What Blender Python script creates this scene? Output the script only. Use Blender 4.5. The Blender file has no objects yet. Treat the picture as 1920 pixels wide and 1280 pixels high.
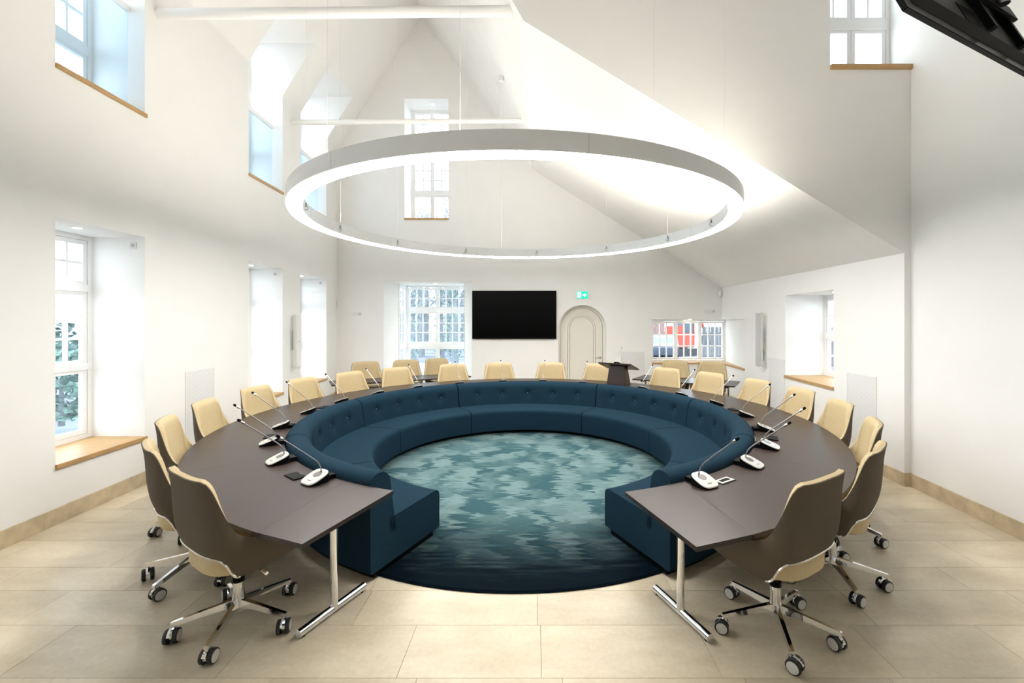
import bpy, math, random
from mathutils import Vector, Matrix
random.seed(7)
S = bpy.context.scene
COL = S.collection
sin, cos, pi, rad = math.sin, math.cos, math.pi, math.radians

# ------------------------------------------------------------------ camera, world, exposure
cam_d = bpy.data.cameras.new('camera')
cam_d.sensor_width = 36.0
cam_d.lens = 36.0 * 820 / 1920
cam_d.shift_x = -45 / 1920
cam_d.shift_y = -39.5 / 1920
cam_d.clip_start = 0.05
cam_d.clip_end = 300
cam = bpy.data.objects.new('camera', cam_d)
cam.location = (0, 0, 1.97)
cam.rotation_euler = (pi / 2, 0, 0)
COL.objects.link(cam)
S.camera = cam
S.view_settings.view_transform = 'Standard'
S.view_settings.look = 'None'
S.view_settings.gamma = 1
S.view_settings.use_curve_mapping = False
S.view_settings.exposure = 1.88
S.cycles.use_denoising = True
S.cycles.use_adaptive_sampling = True
S.cycles.adaptive_threshold = 0.04
S.cycles.use_light_tree = False
S.cycles.max_bounces = 7
S.cycles.diffuse_bounces = 5
S.cycles.glossy_bounces = 4
S.cycles.transmission_bounces = 6
S.cycles.transparent_max_bounces = 12
S.cycles.sample_clamp_indirect = 6.0
S.cycles.caustics_reflective = False
S.cycles.caustics_refractive = False

SKY_STRENGTH = 1.9          # bright overcast winter daylight
RING_DOWN = 12.0             # luminous underside of the ring lamp
RING_UP = 9.5              # indirect (upward) strip of the ring lamp
SPOT_W = 4.0                # small downlights in the window niches

W = bpy.data.worlds.new('overcast_sky')
S.world = W
W.use_nodes = True
wn = W.node_tree.nodes
wn['Background'].inputs[0].default_value = (0.80, 0.91, 1.0, 1)
wn['Background'].inputs[1].default_value = SKY_STRENGTH

# ------------------------------------------------------------------ materials
MATS = {}
def nmat(name):
    m = bpy.data.materials.new(name)
    m.use_nodes = True
    MATS[name] = m
    return m, m.node_tree.nodes, m.node_tree.links, m.node_tree.nodes['Principled BSDF']

def mat(name, col, rough=0.5, metal=0.0, noise=0.0, scale=20.0, bump=0.0, bscale=200.0, sheen=0.0, coat=0.0, stretch=None, spec=0.5):
    m, n, l, p = nmat(name)
    p.inputs['Base Color'].default_value = (*col, 1)
    p.inputs['Roughness'].default_value = rough
    p.inputs['Metallic'].default_value = metal
    p.inputs['Specular IOR Level'].default_value = spec
    if sheen:
        p.inputs['Sheen Weight'].default_value = sheen
        p.inputs['Sheen Roughness'].default_value = 0.5
    if coat:
        p.inputs['Coat Weight'].default_value = coat
        p.inputs['Coat Roughness'].default_value = 0.15
    if noise or bump:
        tc = n.new('ShaderNodeTexCoord')
        mp = n.new('ShaderNodeMapping')
        l.new(tc.outputs['Object'], mp.inputs[0])
        if stretch:
            mp.inputs['Scale'].default_value = stretch
    if noise:
        t = n.new('ShaderNodeTexNoise')
        t.inputs['Scale'].default_value = scale
        t.inputs['Detail'].default_value = 6
        l.new(mp.outputs[0], t.inputs['Vector'])
        r = n.new('ShaderNodeMapRange')
        r.inputs[1].default_value = 0.3
        r.inputs[2].default_value = 0.7
        r.inputs[3].default_value = 1 - noise
        r.inputs[4].default_value = 1 + noise
        l.new(t.outputs['Fac'], r.inputs[0])
        mx = n.new('ShaderNodeVectorMath')
        mx.operation = 'SCALE'
        mx.inputs[0].default_value = col
        l.new(r.outputs[0], mx.inputs['Scale'])
        l.new(mx.outputs[0], p.inputs['Base Color'])
    if bump:
        t2 = n.new('ShaderNodeTexNoise')
        t2.inputs['Scale'].default_value = bscale
        t2.inputs['Detail'].default_value = 3
        l.new(mp.outputs[0], t2.inputs['Vector'])
        b = n.new('ShaderNodeBump')
        b.inputs['Strength'].default_value = bump
        b.inputs['Distance'].default_value = 0.004
        l.new(t2.outputs['Fac'], b.inputs['Height'])
        l.new(b.outputs[0], p.inputs['Normal'])
    return m

def emat(name, col, strength):
    m, n, l, p = nmat(name)
    p.inputs['Base Color'].default_value = (*col, 1)
    p.inputs['Emission Color'].default_value = (*col, 1)
    p.inputs['Emission Strength'].default_value = strength
    return m

mat('plaster', (0.885, 0.878, 0.860), 0.85, noise=0.012, scale=2.0, bump=0.06, bscale=120)
mat('ceiling_plaster', (0.885, 0.878, 0.860), 0.85, noise=0.012, scale=2.0)
mat('window_paint', (0.90, 0.905, 0.905), 0.4)
mat('oak', (0.50, 0.31, 0.13), 0.45, noise=0.16, scale=5, stretch=(14, 1.2, 14))
mat('stone_skirting', (0.56, 0.46, 0.31), 0.5, noise=0.2, scale=7)
mat('grout', (0.55, 0.50, 0.40), 0.8)
mat('chrome', (0.80, 0.80, 0.81), 0.07, metal=1.0)
mat('brushed_steel', (0.36, 0.36, 0.365), 0.3, metal=1.0)
mat('black_plastic', (0.0022, 0.0022, 0.0026), 0.45, spec=0.12)
mat('black_gloss', (0.002, 0.002, 0.0025), 0.2, spec=0.15)
mat('dark_screen', (0.001, 0.001, 0.0012), 0.3, spec=0.06)
mat('tyre', (0.02, 0.02, 0.022), 0.55)
mat('caster_disc', (0.62, 0.61, 0.58), 0.35)
mat('sofa_fabric', (0.0115, 0.0335, 0.055), 0.95, noise=0.3, scale=260, bump=0.5, bscale=420, spec=0.08)
mat('sofa_button', (0.10, 0.19, 0.24), 0.5)
mat('chair_leather', (0.57, 0.445, 0.25), 0.55, noise=0.04, scale=30, bump=0.08, bscale=300)
mat('chair_fabric', (0.120, 0.097, 0.072), 0.85, noise=0.10, scale=240, bump=0.35, bscale=420, spec=0.15)
mat('table_laminate', (0.040, 0.0245, 0.0195), 0.36, noise=0.06, scale=60)
mat('table_edge', (0.020, 0.013, 0.011), 0.4)
mat('lectern_wood', (0.035, 0.020, 0.016), 0.35, noise=0.25, scale=8, stretch=(20, 20, 1))
mat('lamp_housing', (0.86, 0.87, 0.88), 0.35)
mat('white_plastic', (0.80, 0.80, 0.79), 0.4)
mat('grey_plastic', (0.50, 0.51, 0.52), 0.45)
mat('silver_plastic', (0.72, 0.72, 0.70), 0.3, metal=0.35)
mat('steel_cable', (0.78, 0.78, 0.77), 0.5)
mat('door_paint', (0.80, 0.77, 0.70), 0.5)
mat('door_gap', (0.12, 0.11, 0.10), 0.8)
mat('mud_ground', (0.15, 0.16, 0.18), 0.95, noise=0.6, scale=1.2)
mat('snow', (0.42, 0.45, 0.50), 0.9)
mat('bark', (0.20, 0.215, 0.23), 0.9, noise=0.3, scale=8)
mat('ivy', (0.15, 0.24, 0.21), 0.8, noise=0.4, scale=12)
mat('pine_leaf', (0.13, 0.20, 0.19), 0.8, noise=0.4, scale=9)
mat('digger_orange', (0.40, 0.05, 0.025), 0.45)
mat('digger_black', (0.03, 0.03, 0.035), 0.6)
mat('car_blue', (0.06, 0.08, 0.11), 0.25, coat=0.6)
mat('car_glass', (0.03, 0.05, 0.07), 0.08)
mat('fence_wood', (0.12, 0.125, 0.13), 0.85, noise=0.3, scale=4)
mat('brick_red', (0.24, 0.15, 0.13), 0.85, noise=0.3, scale=5)
emat('lamp_down', (1.0, 0.975, 0.93), RING_DOWN)
emat('lamp_up', (1.0, 0.935, 0.835), RING_UP)
emat('downlight_glow', (1.0, 0.96, 0.9), 9.0)
emat('sign_green', (0.0, 0.55, 0.27), 0.42)
emat('sign_white', (0.8, 1.0, 0.9), 0.5)

def glass(name, tint, gloss=0.06):
    m, n, l, p = nmat(name)
    tr = n.new('ShaderNodeBsdfTransparent')
    tr.inputs[0].default_value = (*tint, 1)
    gl = n.new('ShaderNodeBsdfGlossy')
    gl.inputs['Roughness'].default_value = 0.03
    mx = n.new('ShaderNodeMixShader')
    mx.inputs[0].default_value = gloss
    l.new(tr.outputs[0], mx.inputs[1])
    l.new(gl.outputs[0], mx.inputs[2])
    l.new(mx.outputs[0], n['Material Output'].inputs['Surface'])
glass('window_glass', (0.93, 0.97, 1.0))
glass('rail_glass', (0.86, 0.93, 0.98), 0.05)

# limestone tiles: colour shifts from tile to tile (object random) + cloudy veins
m, n, l, p = nmat('limestone')
oi = n.new('ShaderNodeObjectInfo')
tc = n.new('ShaderNodeTexCoord')
geo = n.new('ShaderNodeNewGeometry')
no = n.new('ShaderNodeTexNoise'); no.inputs['Scale'].default_value = 2.6; no.inputs['Detail'].default_value = 8
no.inputs['Roughness'].default_value = 0.62
mp = n.new('ShaderNodeMapping'); mp.inputs['Scale'].default_value = (0.6, 1.5, 1)
l.new(geo.outputs['Position'], mp.inputs[0]); l.new(mp.outputs[0], no.inputs['Vector'])
n2 = n.new('ShaderNodeTexNoise'); n2.inputs['Scale'].default_value = 34; n2.inputs['Detail'].default_value = 4
l.new(geo.outputs['Position'], n2.inputs['Vector'])
cr = n.new('ShaderNodeValToRGB')
cr.color_ramp.elements[0].position = 0.28; cr.color_ramp.elements[0].color = (0.56, 0.47, 0.33, 1)
cr.color_ramp.elements[1].position = 0.72; cr.color_ramp.elements[1].color = (0.74, 0.655, 0.505, 1)
l.new(no.outputs['Fac'], cr.inputs[0])
mr = n.new('ShaderNodeMapRange'); mr.inputs[3].default_value = 0.90; mr.inputs[4].default_value = 1.08
l.new(oi.outputs['Random'], mr.inputs[0])
m2 = n.new('ShaderNodeMapRange'); m2.inputs[1].default_value = 0.3; m2.inputs[2].default_value = 0.7
m2.inputs[3].default_value = 0.95; m2.inputs[4].default_value = 1.05
l.new(n2.outputs['Fac'], m2.inputs[0])
mu = n.new('ShaderNodeMath'); mu.operation = 'MULTIPLY'
l.new(mr.outputs[0], mu.inputs[0]); l.new(m2.outputs[0], mu.inputs[1])
vs = n.new('ShaderNodeVectorMath'); vs.operation = 'SCALE'
l.new(cr.outputs[0], vs.inputs[0]); l.new(mu.outputs[0], vs.inputs['Scale'])
l.new(vs.outputs[0], p.inputs['Base Color'])
p.inputs['Roughness'].default_value = 0.36
p.inputs['Specular IOR Level'].default_value = 0.45

# round rug: brushed teal pile, woven darker towards its rim
m, n, l, p = nmat('rug_pile')
tc = n.new('ShaderNodeTexCoord')
ln = n.new('ShaderNodeVectorMath'); ln.operation = 'LENGTH'
l.new(tc.outputs['Object'], ln.inputs[0])
nz = n.new('ShaderNodeTexNoise'); nz.inputs['Scale'].default_value = 1.0; nz.inputs['Detail'].default_value = 5
mpz = n.new('ShaderNodeMapping'); mpz.inputs['Scale'].default_value = (2.2, 17.0, 1)
l.new(tc.outputs['Object'], mpz.inputs[0]); l.new(mpz.outputs[0], nz.inputs['Vector'])
nx = n.new('ShaderNodeMath'); nx.operation = 'MULTIPLY'; nx.inputs[1].default_value = 0.62
l.new(nz.outputs['Fac'], nx.inputs[0])
cx_ = n.new('ShaderNodeCombineXYZ'); l.new(nx.outputs[0], cx_.inputs[0])
av = n.new('ShaderNodeVectorMath'); av.operation = 'ADD'
l.new(tc.outputs['Object'], av.inputs[0]); l.new(cx_.outputs[0], av.inputs[1])
vo = n.new('ShaderNodeTexVoronoi'); vo.inputs['Scale'].default_value = 5.0
vo.feature = 'SMOOTH_F1'; vo.inputs['Smoothness'].default_value = 0.25
mv = n.new('ShaderNodeMapping'); mv.inputs['Rotation'].default_value = (0, 0, rad(18)); mv.inputs['Scale'].default_value = (1.25, 0.8, 1)
l.new(av.outputs[0], mv.inputs[0]); l.new(mv.outputs[0], vo.inputs['Vector'])
sx = n.new('ShaderNodeSeparateColor'); l.new(vo.outputs['Color'], sx.inputs[0])
rr = n.new('ShaderNodeValToRGB')
e = rr.color_ramp.elements
e[0].position = 0.30; e[0].color = (0.043, 0.104, 0.120, 1)
e[1].position = 0.72; e[1].color = (0.165, 0.250, 0.253, 1)
mixf = n.new('ShaderNodeMath'); mixf.operation = 'MULTIPLY_ADD'; mixf.inputs[1].default_value = 0.62
l.new(sx.outputs[0], mixf.inputs[0])
sc_ = n.new('ShaderNodeMath'); sc_.operation = 'MULTIPLY'; sc_.inputs[1].default_value = 0.42
l.new(nz.outputs['Fac'], sc_.inputs[0]); l.new(sc_.outputs[0], mixf.inputs[2])
l.new(mixf.outputs[0], rr.inputs[0])
rim = n.new('ShaderNodeMapRange'); rim.interpolation_type = 'SMOOTHSTEP'
rim.inputs[1].default_value = 1.15; rim.inputs[2].default_value = 2.50
wob = n.new('ShaderNodeMath'); wob.operation = 'MULTIPLY_ADD'; wob.inputs[1].default_value = 0.9
l.new(nz.outputs['Fac'], wob.inputs[0]); l.new(ln.outputs['Value'], wob.inputs[2])
wb2 = n.new('ShaderNodeMath'); wb2.operation = 'SUBTRACT'; wb2.inputs[1].default_value = 0.45
l.new(wob.outputs[0], wb2.inputs[0]); l.new(wb2.outputs[0], rim.inputs[0])
mc = n.new('ShaderNodeMix'); mc.data_type = 'RGBA'
l.new(rim.outputs[0], mc.inputs['Factor']); l.new(rr.outputs[0], mc.inputs[6])
mc.inputs[7].default_value = (0.0006, 0.0048, 0.0095, 1)
fz = n.new('ShaderNodeTexNoise'); fz.inputs['Scale'].default_value = 60
mf = n.new('ShaderNodeMapping'); mf.inputs['Scale'].default_value = (0.25, 2.2, 1)
l.new(tc.outputs['Object'], mf.inputs[0]); l.new(mf.outputs[0], fz.inputs['Vector'])
fr = n.new('ShaderNodeMapRange'); fr.inputs[1].default_value = 0.3; fr.inputs[2].default_value = 0.7
fr.inputs[3].default_value = 0.86; fr.inputs[4].default_value = 1.14
l.new(fz.outputs['Fac'], fr.inputs[0])
fs = n.new('ShaderNodeVectorMath'); fs.operation = 'SCALE'
l.new(mc.outputs[2], fs.inputs[0]); l.new(fr.outputs[0], fs.inputs['Scale'])
l.new(fs.outputs[0], p.inputs['Base Color'])
p.inputs['Roughness'].default_value = 0.9
p.inputs['Specular IOR Level'].default_value = 0.06
bp = n.new('ShaderNodeBump'); bp.inputs['Strength'].default_value = 0.4; bp.inputs['Distance'].default_value = 0.005
l.new(fz.outputs['Fac'], bp.inputs['Height']); l.new(bp.outputs[0], p.inputs['Normal'])

# white perforated acoustic panel: fine print of holes
m, n, l, p = nmat('perforated')
tc = n.new('ShaderNodeTexCoord')
vo = n.new('ShaderNodeTexVoronoi'); vo.voronoi_dimensions = '2D'; vo.inputs['Scale'].default_value = 55; vo.inputs['Randomness'].default_value = 0.0
sp = n.new('ShaderNodeSeparateXYZ'); l.new(tc.outputs['Object'], sp.inputs[0])
ax = n.new('ShaderNodeMath'); l.new(sp.outputs[0], ax.inputs[0]); l.new(sp.outputs[1], ax.inputs[1])
cb = n.new('ShaderNodeCombineXYZ'); l.new(ax.outputs[0], cb.inputs[0]); l.new(sp.outputs[2], cb.inputs[1])
l.new(cb.outputs[0], vo.inputs['Vector'])
cr = n.new('ShaderNodeValToRGB'); cr.color_ramp.interpolation = 'CONSTANT'
cr.color_ramp.elements[0].color = (0.58, 0.58, 0.58, 1); cr.color_ramp.elements[1].position = 0.26
cr.color_ramp.elements[1].color = (0.83, 0.83, 0.83, 1)
l.new(vo.outputs['Distance'], cr.inputs[0]); l.new(cr.outputs[0], p.inputs['Base Color'])

# ------------------------------------------------------------------ mesh helpers
class MB:
    def __init__(s):
        s.v = []; s.f = []; s.m = []; s.cur = 0
    def vert(s, p):
        s.v.append(tuple(p)); return len(s.v) - 1
    def face(s, idx):
        s.f.append(tuple(idx)); s.m.append(s.cur)
    def poly(s, pts):
        s.face([s.vert(p) for p in pts])
    def hexa(s, P):   # 8 corners: bottom 4 ccw, top 4 ccw
        i = [s.vert(p) for p in P]
        for f in ((3, 2, 1, 0), (4, 5, 6, 7), (0, 1, 5, 4), (1, 2, 6, 5), (2, 3, 7, 6), (3, 0, 4, 7)):
            s.face([i[k] for k in f])
    def box(s, x0, x1, y0, y1, z0, z1, T=None):
        P = [(x0, y0, z0), (x1, y0, z0), (x1, y1, z0), (x0, y1, z0), (x0, y0, z1), (x1, y0, z1), (x1, y1, z1), (x0, y1, z1)]
        s.hexa([T(*q) for q in P] if T else P)
    def ring(s, pts):
        return [s.vert(p) for p in pts]
    def bridge(s, a, b, closed=True):
        n = len(a)
        for k in range(n if closed else n - 1):
            j = (k + 1) % n
            s.face((a[k], a[j], b[j], b[k]))
    def tube(s, path, r, seg=10, caps=True):
        path = [Vector(p) for p in path]
        rs = r if isinstance(r, (list, tuple)) else [r] * len(path)
        prev = None; up = None
        for i, p in enumerate(path):
            t = (path[min(i + 1, len(path) - 1)] - path[max(i - 1, 0)]).normalized()
            if up is None:
                up = Vector((0, 0, 1)) if abs(t.z) < 0.9 else Vector((1, 0, 0))
            a = t.cross(up).normalized(); b = a.cross(t).normalized(); up = b
            cur = s.ring([p + (a * cos(2 * pi * k / seg) + b * sin(2 * pi * k / seg)) * rs[i] for k in range(seg)])
            if prev: s.bridge(prev, cur)
            elif caps: s.face(cur[::-1])
            prev = cur
        if caps: s.face(prev)
    def lathe(s, prof, seg=24, c=(0, 0, 0), T=None, caps=True):
        prev = None
        for (r, z) in prof:
            pts = [(c[0] + r * cos(2 * pi * k / seg), c[1] + r * sin(2 * pi * k / seg), c[2] + z) for k in range(seg)]
            cur = s.ring([T(*q) for q in pts] if T else pts)
            if prev: s.bridge(prev, cur)
            elif caps: s.face(cur[::-1])
            prev = cur
        if caps: s.face(prev)
    def build(s, name, mats, parent=None, smooth=False, bevel=0.0):
        me = bpy.data.meshes.new(name)
        me.from_pydata(s.v, [], s.f)
        if isinstance(mats, str): mats = [mats]
        for q in mats: me.materials.append(MATS[q])
        me.polygons.foreach_set('material_index', s.m)
        if smooth: me.polygons.foreach_set('use_smooth', [True] * len(me.polygons))
        me.update()
        import bmesh
        bm = bmesh.new(); bm.from_mesh(me)
        bmesh.ops.remove_doubles(bm, verts=bm.verts, dist=1e-5)
        bmesh.ops.recalc_face_normals(bm, faces=bm.faces)
        if bevel:
            es = [e for e in bm.edges if len(e.link_faces) == 2 and e.calc_face_angle(0) > 0.6]
            bmesh.ops.bevel(bm, geom=es, offset=bevel, segments=2, affect='EDGES', clamp_overlap=True)
            for f in bm.faces: f.smooth = smooth
        if smooth:
            for e in bm.edges:
                if len(e.link_faces) == 2 and e.calc_face_angle(0) > 0.75: e.smooth = False
        bm.to_mesh(me); bm.free()
        o = bpy.data.objects.new(name, me)
        COL.objects.link(o)
        if parent is not None: o.parent = parent
        return o

def tag(o, label=None, cat=None, group=None, kind=None):
    if label: o['label'] = label
    if cat: o['category'] = cat
    if group: o['group'] = group
    if kind: o['kind'] = kind
    return o
def empty(name, loc=(0, 0, 0), rz=0.0):
    o = bpy.data.objects.new(name, None)
    o.empty_display_size = 0.1
    COL.objects.link(o); o.location = loc; o.rotation_euler = (0, 0, rz)
    return o
def copy_tree(o, parent=None):
    c = o.copy(); COL.objects.link(c); c.parent = parent
    for ch in list(o.children): copy_tree(ch, c)
    return c
ORD = ['first', 'second', 'third', 'fourth', 'fifth', 'sixth', 'seventh', 'eighth', 'ninth', 'tenth', 'eleventh', 'twelfth']

# ------------------------------------------------------------------ the room's geometry
YB = 11.2                       # back wall
YC = 5.2                        # plane of the cheek wall where the low roof begins
EAVE, KX = 6.33, 0.623
RIDGE = 9.78
def xl(d): return -4.363 - 0.065 * d
def xr(d): return 4.057 + 0.062 * d
def xn(d): return 4.06 + 0.077 * d      # right wall of the near part
def xridge(d): return xl(d) + (RIDGE - EAVE) * KX
def lerp(a, b, t): return a + (b - a) * t
def brk(d):
    t = (d - YC) / (YB - YC); return (lerp(-0.146, -0.11, t), lerp(5.53, 5.84, t))
def eaver(d):
    t = (d - YC) / (YB - YC); return (xr(d), lerp(2.77, 2.80, t))
def zroof(x, d):
    zl = EAVE + (x - xl(d)) / KX
    if x < xridge(d): return zl
    bx, bz = brk(d)
    if d < YC: return RIDGE
    if x < bx: return lerp(RIDGE, bz, (x - xridge(d)) / (bx - xridge(d)))
    ex, ez = eaver(d)
    return lerp(bz, ez, (x - bx) / (ex - bx))
T = 0.73                        # wall thickness / depth of the window niches

def wallgrid(P, us, vs, holes, t=T, back=True):
    m = MB()
    def inh(u, v): return any(h[0] < u < h[1] and h[2] < v < h[3] for h in holes)
    for a, b in zip(us, us[1:]):
        for c, d in zip(vs, vs[1:]):
            if inh((a + b) / 2, (c + d) / 2): continue
            m.poly([P(a, 0, c), P(b, 0, c), P(b, 0, d), P(a, 0, d)])
            if back: m.poly([P(a, t, c), P(a, t, d), P(b, t, d), P(b, t, c)])
    for (a, b, c, d) in holes:
        m.poly([P(a, 0, c), P(a, t, c), P(a, t, d), P(a, 0, d)])
        m.poly([P(b, 0, c), P(b, 0, d), P(b, t, d), P(b, t, c)])
        m.poly([P(a, 0, d), P(a, t, d), P(b, t, d), P(b, 0, d)])
        m.poly([P(a, 0, c), P(b, 0, c), P(b, t, c), P(a, t, c)])
    return m
def PL(u, t, v): return (xl(u) - t, u, v)
def PR(u, t, v): return (xr(u) + t, u, v)
def PB(u, t, v): return (u, YB + t, v)

# left wall with three tall niches below and three dormer niches above
LW = [(1.07, 2.11), (4.22, 5.26), (7.37, 8.48), (9.20, 10.53)]  # first entry: unseen window pair beside the camera, added to let in daylight
LZ0, LZ1, UZ0, UZ1 = 0.53, 2.97, 4.41, 7.35
us = [-3.0] + [q for w in LW for q in w] + [YB + 0.7]
holes = [(a, b, LZ0, LZ1) for a, b in LW]
m = MB()
w = wallgrid(PL, us, [-0.2, LZ0, LZ1, UZ0, EAVE], holes + [(a, b, UZ0, EAVE + 0.001) for a, b in LW])
# drop the false tops of the dormer holes, then add dormer reveals
m = MB()
allh = holes
def inh(u, v):
    return any(a < u < b and (LZ0 < v < LZ1 or UZ0 < v) for a, b in LW)
vs_ = [-0.2, LZ0, LZ1, UZ0, EAVE]
for a, b in zip(us, us[1:]):
    for c, d in zip(vs_, vs_[1:]):
        if inh((a + b) / 2, (c + d) / 2): continue
        m.poly([PL(a, 0, c), PL(b, 0, c), PL(b, 0, d), PL(a, 0, d)])
        m.poly([PL(a, T, c), PL(a, T, d), PL(b, T, d), PL(b, T, c)])
dk = -(UZ1 - EAVE) * KX
for a, b in LW:
    for u in (a, b):
        m.poly([PL(u, 0, LZ0), PL(u, T, LZ0), PL(u, T, LZ1), PL(u, 0, LZ1)])
        m.poly([PL(u, 0, UZ0), PL(u, T, UZ0), PL(u, T, UZ1), PL(u, dk, UZ1), PL(u, 0, EAVE)])
    for z in (LZ0, LZ1, UZ0):
        m.poly([PL(a, 0, z), PL(b, 0, z), PL(b, T, z), PL(a, T, z)])
    m.poly([PL(a, dk, UZ1), PL(b, dk, UZ1), PL(b, T, UZ1), PL(a, T, UZ1)])
tag(m.build('wall_left', 'plaster'), 'long white plaster wall on the left with deep window niches', 'wall', kind='structure')

# left roof slope (with the dormer openings), ridge to eave
m = MB()
def SL(u, z): return (xl(u) + (z - EAVE) * KX, u, z)
for a, b in zip(us, us[1:]):
    dorm = any(abs(a - w0) < 1e-6 for w0, _ in LW)
    lo = UZ1 if dorm else EAVE
    m.poly([SL(a, lo), SL(b, lo), SL(b, RIDGE), SL(a, RIDGE)])
tag(m.build('ceiling_left', 'ceiling_plaster'), 'steep white ceiling slope above the left wall', 'ceiling', kind='structure')

# right slopes
m = MB()
for (d0, d1) in ((YC, YB + 0.1),):
    b0, b1 = brk(d0), brk(d1)
    m.poly([(xridge(d0), d0, RIDGE), (xridge(d1), d1, RIDGE), (b1[0], d1, b1[1]), (b0[0], d0, b0[1])])
tag(m.build('ceiling_right', 'ceiling_plaster'), 'steep white ceiling slope right of the ridge', 'ceiling', kind='structure')
m = MB()
b0, b1, e0, e1 = brk(YC), brk(YB + 0.1), eaver(YC), eaver(YB + 0.1)
m.poly([(b0[0], YC, b0[1]), (b1[0], YB + 0.1, b1[1]), (e1[0] + 0.15, YB + 0.1, e1[1] - 0.09), (e0[0] + 0.15, YC, e0[1] - 0.09)])
tag(m.build('ceiling_low', 'ceiling_plaster'), 'shallow white ceiling slope falling to the low right wall', 'ceiling', kind='structure')
m = MB()
m.poly([(xridge(-3), -3.0, RIDGE), (xridge(YC + .02), YC + .02, RIDGE), (4.7, YC + .02, RIDGE), (4.7, -3.0, RIDGE)])
tag(m.build('ceiling', 'ceiling_plaster'), 'flat white ceiling high over the near end', 'ceiling', kind='structure')

# cheek wall above the low roof, with its upper window niche against the right wall
m = MB()
XE, XW, ZW0, ZW1, TC = xn(YC), 3.50, 4.95, 7.45, 0.42
ze = eaver(YC)[1]; sl = (brk(YC)[1] - ze) / (xr(YC) - brk(YC)[0])
zx = ze + (xr(YC) - XW) * sl
m.poly([(XW, YC, zx), (XW, YC, RIDGE + .1), (xridge(YC), YC, RIDGE + .1), (xridge(YC), YC, RIDGE), (brk(YC)[0], YC, brk(YC)[1])])
m.poly([(XW, YC, zx), (xr(YC), YC, ze), (XE + .05, YC, ze), (XE + .05, YC, ZW0), (XW, YC, ZW0)])
m.poly([(XW, YC, ZW1), (XE + .05, YC, ZW1), (XE + .05, YC, RIDGE + .1), (XW, YC, RIDGE + .1)])
m.poly([(xr(YC), YC, -0.2), (XE + .05, YC, -0.2), (XE + .05, YC, ze), (xr(YC), YC, ze)])
m.poly([(XW, YC, ZW0), (XW, YC + TC, ZW0), (XW, YC + TC, ZW1), (XW, YC, ZW1)])
m.poly([(XW, YC, ZW0), (XE + .05, YC, ZW0), (XE + .05, YC + TC, ZW0), (XW, YC + TC, ZW0)])
m.poly([(XW, YC, ZW1), (XE + .05, YC, ZW1), (XE + .05, YC + TC, ZW1), (XW, YC + TC, ZW1)])
tag(m.build('wall_upper', 'plaster'), 'tall white wall above the low roof at the right', 'wall', kind='structure')
# near right wall (it also closes the right side of that niche)
m = MB()
m.poly([(xn(-3), -3, -0.2), (xn(YC), YC, -0.2), (xn(YC), YC, RIDGE + .1), (xn(-3), -3, RIDGE + .1)])
m.poly([(xn(YC), YC, ZW0 - .05), (xn(YC + TC), YC + TC, ZW0 - .05), (xn(YC + TC), YC + TC, ZW1 + .05), (xn(YC), YC, ZW1 + .05)])
tag(m.build('wall_right_near', 'plaster'), 'bare white wall at the right beside the camera end', 'wall', kind='structure')
m = MB()
m.poly([(xl(-3) - .2, -3, -0.2), (xn(-3) + .2, -3, -0.2), (xn(-3) + .2, -3, RIDGE + .1), (xl(-3) - .2, -3, RIDGE + .1)])
tag(m.build('wall_front', 'plaster'), 'white end wall behind the camera', 'wall', kind='structure')

# right (low) wall with one niche and the cut of the corner window
RW = (6.56, 7.98, 0.924, 2.43)
CD0, CZ0, CZ1, CX0 = 9.78, 0.85, 2.00, 2.98       # corner window niche
m = MB()
usr = [YC, RW[0], RW[1], CD0, YB]
vsr = [-0.2, CZ0, RW[2], CZ1, RW[3], 2.82]
for a, b in zip(usr, usr[1:]):
    for c, d in zip(vsr, vsr[1:]):
        u, v = (a + b) / 2, (c + d) / 2
        if RW[0] < u < RW[1] and RW[2] < v < RW[3]: continue
        if u > CD0 and CZ0 < v < CZ1: continue
        m.poly([PR(a, 0, c), PR(b, 0, c), PR(b, 0, d), PR(a, 0, d)])
        m.poly([PR(a, .82, c), PR(a, .82, d), PR(b, .82, d), PR(b, .82, c)])
a, b, c, d = RW
for u in (a, b): m.poly([PR(u, 0, c), PR(u, .82, c), PR(u, .82, d), PR(u, 0, d)])
for z in (c, d): m.poly([PR(a, 0, z), PR(b, 0, z), PR(b, .82, z), PR(a, .82, z)])
tag(m.build('wall_right', 'plaster'), 'low white wall on the right under the shallow slope', 'wall', kind='structure')

# corner niche lining
YN = YB + 0.34
XN1 = 4.99
m = MB()
pA, pB, pC, pD = (xr(CD0), CD0), (XN1, YN), (CX0, YN), (CX0, YB)
m.poly([(*pA, CZ0), (*pB, CZ0), (*pB, CZ1), (*pA, CZ1)])
m.poly([(*pC, CZ0), (*pD, CZ0), (*pD, CZ1), (*pC, CZ1)])
for z in (CZ0, CZ1):
    m.poly([(*pA, z), (*pB, z), (*pC, z), (*pD, z), (xr(YB), YB, z)])
tag(m.build('wall_niche', 'plaster'), 'white lining of the corner window niche at the far right', 'wall', kind='structure')

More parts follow.
